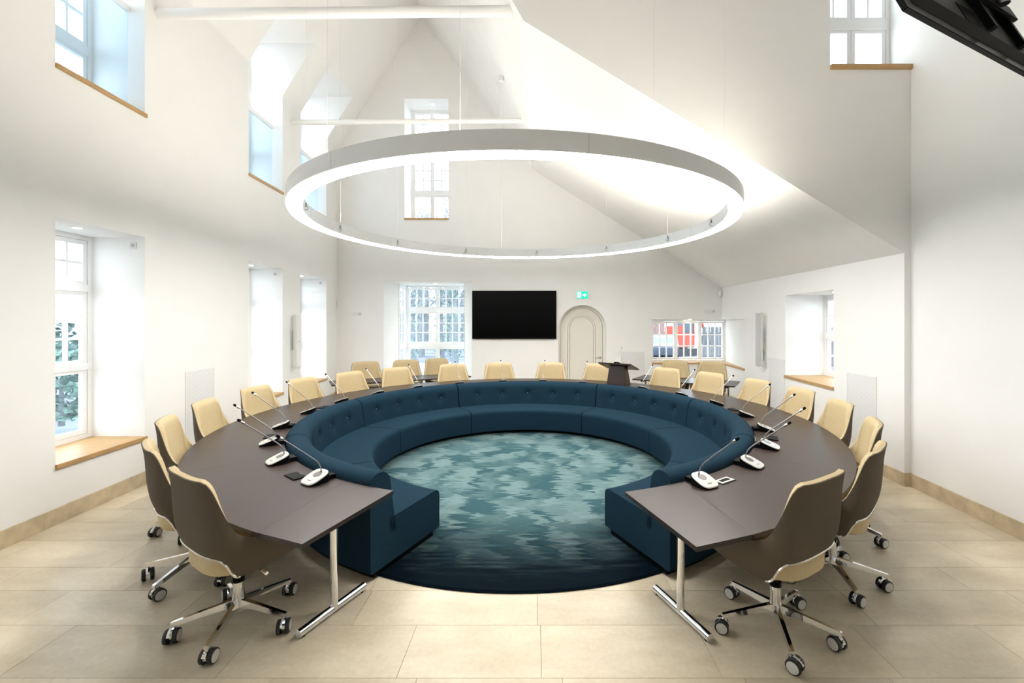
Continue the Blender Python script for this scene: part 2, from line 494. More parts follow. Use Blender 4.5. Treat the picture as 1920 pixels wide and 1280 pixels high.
# back wall with upper window, bay opening, arched door, corner window
BU = (-3.37, -2.24, 4.54, 7.65)
BAY = (-3.90, -1.64, -0.2, 2.97)
DX, DR, DSP = 1.188, 0.615, 1.747
m = MB()
xs = [xl(YB) - .7, BAY[0], BU[0], BU[1], BAY[1], DX - DR, DX + DR, CX0, xr(YB) + 0.8]
zs = [-0.2, CZ0, CZ1, 2.42, BAY[3], BU[2], BU[3], RIDGE + 0.2]
for a, b in zip(xs, xs[1:]):
    for c, d in zip(zs, zs[1:]):
        u, v = (a + b) / 2, (c + d) / 2
        if BAY[0] < u < BAY[1] and v < BAY[3]: continue
        if BU[0] < u < BU[1] and BU[2] < v < BU[3]: continue
        if abs(u - DX) < DR and v < 2.42: continue
        if CX0 < u and CZ0 < v < CZ1: continue
        m.poly([(a, YB, c), (b, YB, c), (b, YB, d), (a, YB, d)])
NA = 28
arc = [(DX + DR * cos(pi * k / NA), DSP + DR * sin(pi * k / NA)) for k in range(NA + 1)]
DD = 0.26
for (x0, z0), (x1, z1) in zip(arc, arc[1:]):
    m.poly([(x0, YB, z0), (x1, YB, z1), (x1, YB, 2.42), (x0, YB, 2.42)])
    m.poly([(x0, YB, z0), (x1, YB, z1), (x1, YB + DD, z1), (x0, YB + DD, z0)])
for sx_ in (-1, 1):
    x = DX + sx_ * DR
    m.poly([(x, YB, -0.2), (x, YB + DD, -0.2), (x, YB + DD, DSP), (x, YB, DSP)])
a, b, c, d = BU
for u in (a, b): m.poly([(u, YB, c), (u, YB + T, c), (u, YB + T, d), (u, YB, d)])
for z in (c, d): m.poly([(a, YB, z), (b, YB, z), (b, YB + T, z), (a, YB + T, z)])
# bay: reveals converge outwards, then a glazed box
BX0, BX1, BY0, BY1 = -3.73, -1.93, YB + 0.68, YB + 1.36
m.poly([(BAY[0], YB, -.2), (BX0, BY0, -.2), (BX0, BY0, BAY[3]), (BAY[0], YB, BAY[3])])
m.poly([(BAY[1], YB, -.2), (BX1, BY0, -.2), (BX1, BY0, BAY[3]), (BAY[1], YB, BAY[3])])
m.poly([(BAY[0], YB, BAY[3]), (BAY[1], YB, BAY[3]), (BX1, BY0, BAY[3]), (BX1, BY1 + .06, BAY[3]), (BX0, BY1 + .06, BAY[3]), (BX0, BY0, BAY[3])])
for (x0, y0, x1, y1) in ((BX0 - .06, BY0, BX0 - .06, BY1 + .06), (BX0 - .06, BY1 + .06, BX1 + .06, BY1 + .06), (BX1 + .06, BY1 + .06, BX1 + .06, BY0)):
    m.poly([(x0, y0, -.3), (x1, y1, -.3), (x1, y1, 0.40), (x0, y0, 0.40)])
tag(m.build('wall_back', 'plaster'), 'white gable wall at the far end with arched door', 'wall', kind='structure')

# ------------------------------------------------------------------ floor of limestone tiles
m = MB()
m.box(-6, 6, -3.2, 13.2, -0.3, -0.012)
floor = tag(m.build('floor', 'grout'), 'beige limestone tile floor', 'floor', kind='structure')
tile_cache = {}
def tile(L, D):
    k = (round(L, 2), round(D, 2))
    if k not in tile_cache:
        b = MB(); g = 0.0007; c = 0.0006
        b.hexa([(g, g, -.012), (L - g, g, -.012), (L - g, D - g, -.012), (g, D - g, -.012),
                (g + c, g + c, 0), (L - g - c, g + c, 0), (L - g - c, D - g - c, 0), (g + c, D - g - c, 0)])
        tile_cache[k] = b.build('tile', 'limestone', floor)
        return tile_cache[k]
    o = tile_cache[k].copy(); COL.objects.link(o); o.parent = floor
    return o
y = 1.75
row = 0
while y < YB + 1.2:
    D = (0.36, 0.30, 0.42)[row % 3]
    x = -4.75 - 0.05 * y - random.choice((0.1, 0.4, 0.7))
    while x < 4.25 + 0.062 * y:
        L = random.choice((0.8, 1.0, 1.0, 1.2))
        o = tile(L, D); o.location = (x, y, 0)
        x += L
    y += D; row += 1

# ------------------------------------------------------------------ stone skirting
def skirting(name, label, p0, p1, h=0.158, t=0.016, L=1.0):
    p0, p1 = Vector((*p0, 0)), Vector((*p1, 0))
    d = (p1 - p0); ln_ = d.length; d.normalize(); nrm = Vector((-d.y, d.x, 0))
    e = tag(empty(name, p0), label, 'baseboard', kind='structure')
    n_ = max(1, round(ln_ / L)); s = ln_ / n_
    b = MB()
    P = [d * .001, d * (s - .001), d * (s - .001) + nrm * t, d * .001 + nrm * t]
    b.hexa([tuple(q) for q in P] + [tuple(q + Vector((0, 0, h))) for q in P])
    o = b.build('skirting_stone', 'stone_skirting', e)
    for k in range(1, n_):
        c = o.copy(); COL.objects.link(c); c.parent = e; c.location = d * s * k
skirting('baseboard_left', 'beige stone skirting along the left wall', (xl(YB), YB), (xl(-3), -3))
skirting('baseboard_right', 'beige stone skirting along the low right wall', (xr(YC), YC), (xr(YB), YB))
skirting('baseboard_right_near', 'beige stone skirting along the near right wall', (xn(-3), -3), (xn(YC), YC))
skirting('baseboard_return', 'short beige stone skirting piece on the right wall step', (XE, YC), (xr(YC) - .016, YC))
skirting('baseboard_back', 'beige stone skirting between the bay and the arched door', (DX - DR, YB), (BAY[1], YB))
skirting('baseboard_back_right', 'beige stone skirting right of the arched door', (xr(YB), YB), (DX + DR, YB))
skirting('baseboard_back_left', 'beige stone skirting in the far left corner', (BAY[0], YB), (xl(YB), YB))

# ------------------------------------------------------------------ windows
def window(name, label, P, u0, u1, v0, v1, w, rows, sill=None, fr=0.055, dep=0.07):
    """P(u, w, v) -> world; w = depth of the frame's room face. rows: (v0, v1, casements, cols, rws)"""
    e = tag(empty(name), label, 'window', kind='structure')
    def B(mb, a, b, c, d, w0, w1):
        mb.box(a, b, w0, w1, c, d, T=lambda u, ww, v: P(u, ww, v))
    f = MB()
    B(f, u0, u0 + fr, v0, v1, w, w + dep); B(f, u1 - fr, u1, v0, v1, w, w + dep)
    B(f, u0 + fr, u1 - fr, v0, v0 + fr, w, w + dep); B(f, u0 + fr, u1 - fr, v1 - fr, v1, w, w + dep)
    for (r0, r1) in [(rows[k][1], rows[k + 1][0]) for k in range(len(rows) - 1)]:
        B(f, u0 + fr, u1 - fr, r0 - .012, r1 + .012, w - .012, w + dep)
    f.build('window_frame', 'window_paint', e)
    for (r0, r1, nc, cols, rws) in rows:
        a0, a1 = u0 + fr, u1 - fr
        c0, c1 = max(r0, v0 + fr), min(r1, v1 - fr)
        cw = (a1 - a0) / nc
        for k in range(nc):
            p0, p1 = a0 + k * cw + .004, a0 + (k + 1) * cw - .004
            q0, q1 = c0 + .004, c1 - .004
            st = 0.048
            s_ = MB()
            B(s_, p0, p0 + st, q0, q1, w + .008, w + .062); B(s_, p1 - st, p1, q0, q1, w + .008, w + .062)
            B(s_, p0 + st, p1 - st, q0, q0 + st, w + .008, w + .062); B(s_, p0 + st, p1 - st, q1 - st, q1, w + .008, w + .062)
            so = s_.build('sash', 'window_paint', e)
            g0, g1, h0, h1 = p0 + st, p1 - st, q0 + st, q1 - st
            bw = 0.026
            if cols * rws > 1:
                gb = MB()
                for i in range(1, cols):
                    u = lerp(g0, g1, i / cols); B(gb, u - bw / 2, u + bw / 2, h0, h1, w + .016, w + .056)
                for j in range(1, rws):
                    v = lerp(h0, h1, j / rws); B(gb, g0, g1, v - bw / 2, v + bw / 2, w + .018, w + .054)
                gb.build('glazing_bars', 'window_paint', so)
            for i in range(cols):
                for j in range(rws):
                    gp = MB()
                    x0_, x1_ = lerp(g0, g1, i / cols), lerp(g0, g1, (i + 1) / cols)
                    y0_, y1_ = lerp(h0, h1, j / rws), lerp(h0, h1, (j + 1) / rws)
                    gp.poly([P(x0_, w + .036, y0_), P(x1_, w + .036, y0_), P(x1_, w + .036, y1_), P(x0_, w + .036, y1_)])
                    gp.build('pane', 'window_glass', so)
    if sill:
        s_ = MB()
        for q in sill: s_.box(q[0], q[1], q[2], q[3], q[4], q[5], T=lambda u, ww, v: P(u, ww, v))
        s_.build('window_sill', 'oak', e, bevel=0.003)
    return e
WP = 0.632
posn = ['added unseen beside the camera', 'nearest in view', 'in the middle', 'in the far corner']
for k, (a, b) in enumerate(LW):
    window('window_%d' % (k + 1), 'tall white divided window low on the left wall, ' + posn[k], PL, a, b, LZ0 + .045, LZ1, WP,
           [(LZ0 + .1, 1.40, 2, 1, 1), (1.45, 2.32, 2, 2, 3), (2.38, LZ1 - .05, 2, 2, 2)],
           sill=[(a - .004, b + .02, -.022, T - .02, LZ0, LZ0 + .048)])
    e = window('window_%d' % (k + 5), 'high white dormer window on the left wall, ' + posn[k], PL, a, b, UZ0 + .045, UZ1, WP,
               [(UZ0 + .1, 5.12, 2, 1, 1), (5.20, 6.62, 2, 2, 4), (6.68, UZ1 - .05, 2, 2, 2)],
               sill=[(a - .004, b + .02, -.022, T - .02, UZ0, UZ0 + .048)])
    # glass guard with a white rail inside the dormer niche
    g = MB(); g.box(a + .005, b - .005, .20, .212, UZ0 + .05, 5.70, T=PL)
    go = g.build('guard_pane', 'rail_glass', e)
    g = MB(); g.box(a, b, .185, .227, 5.68, 5.75, T=PL)
    g.build('guard_rail', 'window_paint', e)
window('window_9', 'tall narrow window high in the far gable wall', PB, BU[0], BU[1], BU[2] + .045, BU[3], WP,
       [(BU[2] + .1, 5.36, 2, 1, 1), (5.44, 6.60, 2, 2, 4), (6.68, BU[3] - .05, 2, 2, 3)],
       sill=[(BU[0] - .004, BU[1] + .004, -.022, T - .02, BU[2], BU[2] + .05)])
bayrows = [(0.45, 1.20, 2, 1, 1), (1.30, 2.22, 2, 4, 3), (2.30, 2.90, 2, 4, 2)]
window('window_10', 'broad front window of the bay beside the black screen', lambda u, w_, v: (u, BY1 + w_, v), BX0, BX1, 0.40, BAY[3], -.02, bayrows)
side = [(r[0], r[1], 1, 1 if r[3] == 1 else 2, r[4]) for r in bayrows]
window('window_11', 'left side window of the bay beside the black screen', lambda u, w_, v: (BX0 - w_, u, v), BY0, BY1, 0.40, BAY[3], -.02, side)
window('window_12', 'right side window of the bay beside the black screen', lambda u, w_, v: (BX1 + w_, u, v), BY0, BY1, 0.40, BAY[3], -.02, side)
window('window_13', 'white window with oak sill in the low right wall', PR, RW[0], RW[1], RW[2] + .045, RW[3], .71,
       [(RW[2] + .1, 1.65, 2, 2, 2), (1.74, RW[3] - .05, 2, 2, 2)], sill=[(RW[0] - .012, RW[1] + .02, -.022, .7, RW[2], RW[2] + .048)])
e = window('window_14', 'wide three-part corner window at the far right', lambda u, w_, v: (u, YN + w_, v), CX0, XN1 + .02, CZ0 + .03, CZ1, -.03,
           [(CZ0 + .09, CZ1 - .05, 3, 3, 3)])
s_ = MB()
s_.poly([(CX0 - .01, YB - .022, CZ0), (xr(YB) - .022, YB - .022, CZ0), (xr(CD0) - .022, CD0 - .012, CZ0), (xr(CD0) + .01, CD0 - .012, CZ0), (XN1 + .005, YN, CZ0), (CX0 - .01, YN, CZ0)])
top_ = [(x, y_, CZ0 + .046) for x, y_, _ in s_.v]
b_ = list(range(6)); t_ = [s_.vert(q) for q in top_]
s_.face(t_); s_.bridge(b_, t_)
s_.build('window_sill', 'oak', e)
window('window_15', 'high white window in the wall above the low roof', lambda u, w_, v: (u, YC + TC + w_, v), XW, xn(YC + TC), ZW0 + .045, ZW1, -.08,
       [(ZW0 + .1, 5.66, 2, 1, 1), (5.76, ZW1 - .05, 2, 2, 5)], sill=[(XW - .004, XE + .004, -TC - .03, -.02, ZW0, ZW0 + .055)])

# daylight portals (they emit nothing; they tell the renderer where the sky comes in)
def portal(loc, rot, sx_, sy_):
    d = bpy.data.lights.new('sky_portal', 'AREA'); d.shape = 'RECTANGLE'; d.size = sx_; d.size_y = sy_
    d.cycles.is_portal = True
    o = bpy.data.objects.new('sky_portal', d); COL.objects.link(o); o.location = loc; o.rotation_euler = rot
for a, b in LW:
    for z0, z1 in ((LZ0, LZ1), (UZ0, UZ1)):
        u = (a + b) / 2; portal((xl(u) - T - .06, u, (z0 + z1) / 2), (pi / 2, 0, -pi / 2), b - a, z1 - z0)
portal(((BU[0] + BU[1]) / 2, YB + T + .06, (BU[2] + BU[3]) / 2), (-pi / 2, 0, 0), BU[1] - BU[0], BU[3] - BU[2])
portal(((BX0 + BX1) / 2, BY1 + .15, 1.7), (-pi / 2, 0, 0), 2.0, 2.6)
portal((xr(7.27) + .88, 7.27, 1.68), (pi / 2, 0, pi / 2), 1.42, 1.5)
portal(((CX0 + XN1) / 2, YN + .1, 1.43), (-pi / 2, 0, 0), 2.05, 1.2)
portal(((XW + XE) / 2, YC + TC + .1, (ZW0 + ZW1) / 2), (-pi / 2, 0, 0), XE - XW, ZW1 - ZW0)

# ------------------------------------------------------------------ arched door
door = tag(empty('door_1', (DX, YB + DD, 0)), 'cream arched panel door in the far wall', 'door', kind='structure')
def archpts(r, zc, n_=28, zb=0.0):
    return [(r, zb)] + [(r * cos(pi * k / n_), zc + r * sin(pi * k / n_)) for k in range(n_ + 1)] + [(-r, zb)]
def arch_slab(mb, ro, zo, y0, y1, zb=0.0):
    a = archpts(ro, zo, zb=zb)
    f = [mb.vert((x, y0, z)) for x, z in a]; k = [mb.vert((x, y1, z)) for x, z in a]
    mb.face(f); mb.face(k[::-1]); mb.bridge(f, k)
def arch_band(mb, ro, ri, zo, y0, y1, zb=0.0, zbi=None):
    A, B_ = archpts(ro, zo, zb=zb), archpts(ri, zo, zb=zb if zbi is None else zbi)
    L_ = []
    for q, yy in ((A, y0), (A, y1), (B_, y1), (B_, y0)): L_.append([mb.vert((x, yy, z)) for x, z in q])
    for i in range(4): mb.bridge(L_[i], L_[(i + 1) % 4], closed=False)
b = MB(); arch_slab(b, DR, DSP, .004, .05, -.05); b.build('reveal_backing', 'door_gap', door)
b = MB(); arch_band(b, DR, .553, DSP, -.05, .004, -.05); b.build('door_frame', 'door_paint', door)
b = MB(); arch_band(b, .545, .372, DSP, -.034, .004, .01, .26); b.box(-.545, .545, -.034, .004, .01, .26); leaf = b.build('door_leaf', 'door_paint', door)
b = MB(); arch_slab(b, .40, DSP, -.002, .004, .24); b.build('groove_bed', 'door_paint', leaf)
b = MB(); arch_band(b, .358, .322, DSP, -.040, -.002, .28); b.build('panel_moulding', 'door_paint', leaf)
b = MB(); arch_slab(b, .308, DSP, -.030, -.002, .30); b.build('door_panel', 'door_paint', leaf)
b = MB()
b.lathe([(.027, -.01), (.027, 0)], 16, T=lambda x, y_, z: (.49 + x, -.034 + z, 1.0 + y_))
b.tube([(.49, -.03, 1.0), (.49, -.085, 1.0), (.46, -.09, 1.0), (.36, -.09, 1.0)], .010, 8)
b.build('door_handle', 'brushed_steel', leaf, smooth=True)

# ------------------------------------------------------------------ tie beams
for (d, z, r, lab) in ((5.46, 5.80, .062, 'white round tie beam across the near roof space'), (8.84, 5.98, .05, 'white round tie beam across the far roof space')):
    x1 = brk(d)[0] - 0.16
    b = MB(); b.tube([(xl(d) - .05, d, z - .01), (x1 + .02, d, z + .03)], r, 20)
    tag(b.build('trim_1' if d < 6 else 'trim_2', 'ceiling_plaster', smooth=True), lab, 'beam', kind='structure')

# ------------------------------------------------------------------ ring lamp
CX, CY = -0.16, 5.75
RL_O, RL_W, RL_Z, RL_H = 2.67, 0.155, 3.17, 0.15
lamp = tag(empty('ring_lamp', (CX - .06, CY, RL_Z)), 'large glowing white ring pendant lamp above the sofa circle', 'lamp')
NS = 8
def arcbox(mb, a0, a1, r0, r1, z0, z1, n_):
    L_ = [[], [], [], []]
    for k in range(n_ + 1):
        a = lerp(a0, a1, k / n_)
        for q, (r, z) in enumerate(((r0, z0), (r1, z0), (r1, z1), (r0, z1))):
            L_[q].append(mb.vert((r * sin(a), -r * cos(a), z)))
    for i in range(4): mb.bridge(L_[i], L_[(i + 1) % 4], closed=False)
    mb.face([L_[q][0] for q in range(4)]); mb.face([L_[q][-1] for q in (3, 2, 1, 0)])
for k in range(NS):
    a0 = 2 * pi * k / NS + rad(13); a1 = 2 * pi * (k + 1) / NS + rad(13)
    g = 0.0
    b = MB()
    ri, ro = RL_O - RL_W, RL_O
    arcbox(b, a0 + g, a1 - g, ro - .006, ro, 0, RL_H, 24)
    arcbox(b, a0 + g, a1 - g, ri, ri + .006, 0, RL_H, 24)
    arcbox(b, a0 + g, a1 - g, ri + .006, ro - .006, RL_H * .45, RL_H * .5, 24)
    h = b.build('housing', 'lamp_housing', lamp, smooth=True)
    b = MB(); arcbox(b, a0 - .0006, a0 + .0006, ro - .002, ro + .0006, 0, RL_H, 1); b.build('joint_line', 'grey_plastic', h)
    b = MB(); arcbox(b, a0 - .0006, a0 + .0006, ri - .0006, ri + .002, 0, RL_H, 1); b.build('joint_line', 'grey_plastic', h)
    b = MB(); arcbox(b, a0, a1, ri + .006, ro - .006, -.010, .010, 24)
    b.build('diffuser', 'lamp_down', h, smooth=True)
    b = MB(); arcbox(b, a0, a1, ri + .035, ro - .035, RL_H - .016, RL_H - .002, 24)
    b.build('uplight_strip', 'lamp_up', h, smooth=True)
for a in (-70, -97, -125, -155, 174.5, 144, 115, 89, 58, 28, -8, -40):
    A = rad(a); r = RL_O - RL_W - .012
    x, y_ = r * sin(A), -r * cos(A)
    X, Y = lamp.location.x + x, lamp.location.y + y_
    zt = zroof(X, Y) - RL_Z
    b = MB(); b.tube([(x, y_, .10), (x, y_, zt)], .0016, 6)
    co = b.build('suspension_cable', 'steel_cable', lamp)
    b = MB()
    b.tube([(x, y_, .115), (x, y_, .07)], .009, 8)
    b.tube([(x + .012 * cos(A) + .02 * cos(2 * pi * q / 12), y_ - .004, .055 + .02 * sin(2 * pi * q / 12)) for q in range(13)], .0035, 6, caps=False)
    b.build('cable_clip', 'brushed_steel', co, smooth=True)
    b = MB(); b.lathe([(.022, zt - .02), (.022, zt + .015)], 12, c=(x, y_, 0)); b.build('ceiling_cup', 'white_plastic', co, smooth=True)
A = rad(-170); r = RL_O - RL_W - .01
x, y_ = r * sin(A), -r * cos(A)
zt = zroof(lamp.location.x + x, lamp.location.y + y_) - RL_Z
b = MB(); b.tube([(x + .015 * sin(5 * q / 12), y_ + .01 * sin(q), lerp(.1, zt, q / 12)) for q in range(13)], .005, 6)
pc = b.build('power_cable', 'white_plastic', lamp, smooth=True)
b = MB(); b.lathe([(.05, zt - .05), (.06, zt + .03)], 16, c=(x, y_, 0)); b.build('ceiling_rose', 'white_plastic', pc, smooth=True)

# ------------------------------------------------------------------ rug
b = MB()
RC = 2.60
b.lathe([(RC, 0.001), (RC + .004, .008), (RC - .012, .018)], 128, c=(0, 0, 0))
rug = tag(b.build('round_rug', 'rug_pile'), 'round teal rug with dark navy rim on the stone floor', 'rug')
rug.location = (CX, CY, 0.0)

# ------------------------------------------------------------------ circular table
RT, RI, ZT, TT = 3.53, 2.728, 0.74, 0.028
def pol(r, a, z=0.0):      # a in degrees, 0 towards the camera, positive to the right
    return (CX + r * sin(rad(a)), CY - r * cos(rad(a)), z)
cuts = [(-18.6, -18.6), (-28.5, -24.3), (-50.5, -50.5)] + [(-50.5 - 32.375 * k,) * 2 for k in range(1, 8)] + [(-309.5, -309.5), (-332.5, -336.5), (-343, -343)]
nseg = len(cuts) - 1
for k in range(nseg):
    (i0, o0), (i1, o1) = cuts[k], cuts[k + 1]
    mid = (i0 + i1 + o0 + o1) / 4
    base = Vector(pol((RT + RI) / 2, mid))
    if k == 0: lab = 'end piece of the dark brown ring table left of the entry gap'
    elif k == nseg - 1: lab = 'end piece of the dark brown ring table right of the entry gap'
    else: lab = 'dark brown curved table section, %s from the left end of the ring' % ORD[k]
    t = tag(empty('table_section', base), lab, 'table', 'sections of the ring table')
    b = MB()
    nn = max(3, int(abs(i1 - i0) / 2))
    up_, lo_ = [], []
    o_ = [pol(RT, lerp(o0, o1, q / nn)) for q in range(nn + 1)]
    if k in (0, nseg - 1): o_ = [o_[0], o_[-1]]
    i_ = [pol(RI, lerp(i0, i1, q / nn)) for q in range(nn + 1)]
    loop = o_ + i_[::-1]
    cxy = Vector((sum(q[0] for q in loop) / len(loop), sum(q[1] for q in loop) / len(loop), 0))
    lp = []
    for q in loop:
        v = Vector(q); lp.append(v + (cxy - v).normalized() * .0012 - base)
    T_ = [b.vert((v.x, v.y, ZT)) for v in lp]; B0 = [b.vert((v.x, v.y, ZT - TT)) for v in lp]
    b.face(T_); b.cur = 1; b.bridge(T_, B0); b.face(B0[::-1])
    b.build('tabletop', ['table_laminate', 'table_edge'], t)
    if k == 0: legs = [-23.3]
    elif k == nseg - 1: legs = [-338.3]
    elif k == 1: legs = [-47.5]
    elif k == nseg - 2: legs = [-312.5]
    else: legs = [lerp(i0, i1, .1), lerp(i0, i1, .9)]
    for a in legs:
        dr = Vector((sin(rad(a)), -cos(rad(a)), 0)); c0 = Vector(pol(3.045, a)) - base
        b = MB()
        b.tube([tuple(c0 + Vector((0, 0, .03))), tuple(c0 + Vector((0, 0, ZT - TT - .006)))], .026, 18)
        b.tube([tuple(c0 - dr * .27 + Vector((0, 0, .030))), tuple(c0 + dr * .27 + Vector((0, 0, .030)))], .026, 18)
        b.lathe([(.05, ZT - TT - .008), (.05, ZT - TT)], 16, c=tuple(c0))
        leg = b.build('leg', 'chrome', t, smooth=True)
        for s_ in (-1, 1):
            b = MB(); b.lathe([(.016, 0), (.016, .012)], 10, c=tuple(c0 + dr * .24 * s_))
            b.build('foot_glide', 'black_plastic', leg)

# ------------------------------------------------------------------ curved sofa
SEAT_Z, R_IN, R_BK = 0.418, 1.85, 2.705
scuts = [-23.2, -61, -106, -150, -210, -254, -299, -334.5]
nbut = [3, 4, 4, 5, 4, 4, 3]
def arcprofile(mb, prof, a0, a1, n_, caps=True, inset=0.0, org=Vector((0, 0, 0))):
    rows_ = []
    for q in range(n_ + 1):
        a = lerp(a0, a1, q / n_)
        rows_.append([mb.vert(Vector(pol(r, a, z)) - org) for r, z in prof])
    for q in range(n_): mb.bridge(rows_[q], rows_[q + 1])
    if caps: mb.face(rows_[0]); mb.face(rows_[-1][::-1])
def rounded(pts, rads, seg=5):
    out = []
    n_ = len(pts)
    for i, p in enumerate(pts):
        r = rads[i]
        p = Vector((*p, 0)); a = Vector((*pts[i - 1], 0)); c = Vector((*pts[(i + 1) % n_], 0))
        if r <= 0: out.append((p.x, p.y)); continue
        d1 = (a - p).normalized(); d2 = (c - p).normalized()
        p1, p2 = p + d1 * r, p + d2 * r
        for k in range(seg + 1):
            t = k / seg
            q = p1 * (1 - t) ** 2 + p * 2 * t * (1 - t) + p2 * t ** 2
            out.append((q.x, q.y))
    return out
seatprof = rounded([(R_IN, .062), (R_IN, SEAT_Z), (2.50, SEAT_Z - .008), (2.50, .062)], [.02, .07, .0, .0])
backprof = rounded([(2.43, .30), (2.505, .80), (2.72, .815), (R_BK, .062), (2.50, .062), (2.50, .30)], [0, .10, .10, .02, 0, 0], 7)
slab_ = ['left end section of the curved blue sofa beside the entry gap', 'curved blue sofa section next to the left end section', 'far left curved blue sofa section with four buttons',
         'central curved blue sofa section below the black screen', 'far right curved blue sofa section with four buttons', 'curved blue sofa section next to the right end section', 'right end section of the curved blue sofa beside the entry gap']
for k in range(7):
    a0, a1 = scuts[k], scuts[k + 1]
    mid = (a0 + a1) / 2
    org = Vector(pol(2.3, mid))
    t = tag(empty('sofa_section', org), slab_[k], 'sofa', 'sections of the round sofa')
    g = 0.2
    n_ = int(abs(a1 - a0) / 1.25)
    b = MB(); arcprofile(b, seatprof, a0 - g, a1 + g, n_, org=org); seat = b.build('seat', 'sofa_fabric', t, smooth=True, bevel=0)
    # backrest with pulled-in buttons: finer grid front face
    b = MB()
    bz, br = 0.605, None
    butA = [lerp(a0, a1, (q + .75) / (nbut[k] + .5)) for q in range(nbut[k])]
    # subdivide the front face of the profile
    P0, P1 = (2.43, .30), backprof[1]
    fine = [(lerp(2.43, backprof[1][0], q / 14), lerp(.30, backprof[1][1], q / 14)) for q in range(14)]
    prof = fine + backprof[1:]
    nb_ = int(abs(a1 - a0) / .55)
    rows_ = []
    for q in range(nb_ + 1):
        a = lerp(a0 - g, a1 + g, q / nb_)
        edge = min(abs(a - a0), abs(a - a1))
        rr_ = []
        for (r, z) in prof:
            dr = 0.0
            if r < 2.56 and z > .3:
                for ba in butA:
                    dx = rad(a - ba) * 2.48; dz = z - bz
                    q2 = dx * dx / .0032 + dz * dz / .0026
                    dr += .030 * math.exp(-q2) + .012 * math.exp(-(dx * dx / .0006 + dz * dz / .02)) * (1 if dz < 0 else .6)
            if edge < .5 and z > .4: dr += .012 * (1 - edge / .5) ** 2 * (1 if r < 2.6 else -1)
            zz = z - (.010 * (1 - edge / .5) ** 2 if (edge < .5 and z > .7) else 0)
            rr_.append(b.vert(Vector(pol(r + dr, a, zz)) - org))
        rows_.append(rr_)
    for q in range(nb_): b.bridge(rows_[q], rows_[q + 1])
    b.face(rows_[0]); b.face(rows_[-1][::-1])
    bk = b.build('backrest', 'sofa_fabric', t, smooth=True)
    for ba in butA:
        p0 = Vector(pol(2.432 + (bz - .3) * .15 + .036, ba, bz)) - org
        inw = Vector((-sin(rad(ba)), cos(rad(ba)), .15)).normalized()
        b = MB()
        M_ = inw.to_track_quat('Z', 'Y').to_matrix()
        b.lathe([(.010, -.004), (.012, .002), (.009, .007), (.003, .009)], 12, T=lambda x, y_, z: tuple(p0 + M_ @ Vector((x, y_, z))))
        b.build('button', 'sofa_button', bk, smooth=True)
    b = MB(); arcprofile(b, [(R_IN + .09, .017), (2.66, .017), (2.66, .07), (R_IN + .09, .07)], a0 - .4, a1 + .4, n_, org=org)
    b.build('plinth', 'black_plastic', t)

# ------------------------------------------------------------------ swivel chair
def sm(a, b, t):
    t = max(0, min(1, (t - a) / (b - a))); return t * t * (3 - 2 * t)
CH_TOP = 1.065
def chair_surf(s, z):
    t = abs(s); sg = 1 if s >= 0 else -1
    a = lerp(.300, .332, sm(.45, .66, z)) - .046 * max(0, (z - .66) / (CH_TOP - .66))
    y0 = -0.02 - .13 * max(0, (z - .55) / .5)
    bb = .205 + .01 * sm(.5, .7, z) - .055 * sm(.66, CH_TOP, z)
    if t < .5:
        ph = t / .5 * pi / 2
        return Vector((sg * a * sin(ph) ** .70, y0 - bb * cos(ph) ** .50, z))
    q = (t - .5) / .5
    return Vector((sg * (a - .035 * q * q), y0 + .33 * q, z))
def ch_top(t):
    K = [(0, CH_TOP), (.26, CH_TOP - .004), (.32, CH_TOP - .022), (.355, CH_TOP - .062), (.375, CH_TOP - .11), (.415, .84), (.455, .735), (.50, .683), (.56, .660), (1.01, .60)]
    for (t0, z0), (t1, z1) in zip(K, K[1:]):
        if t <= t1: return lerp(z0, z1, (t - t0) / (t1 - t0))
    return .6
def ch_bot(t):
    return lerp(.597, .468, sm(.25, .42, t)) + .03 * sm(.5, 1.0, t)
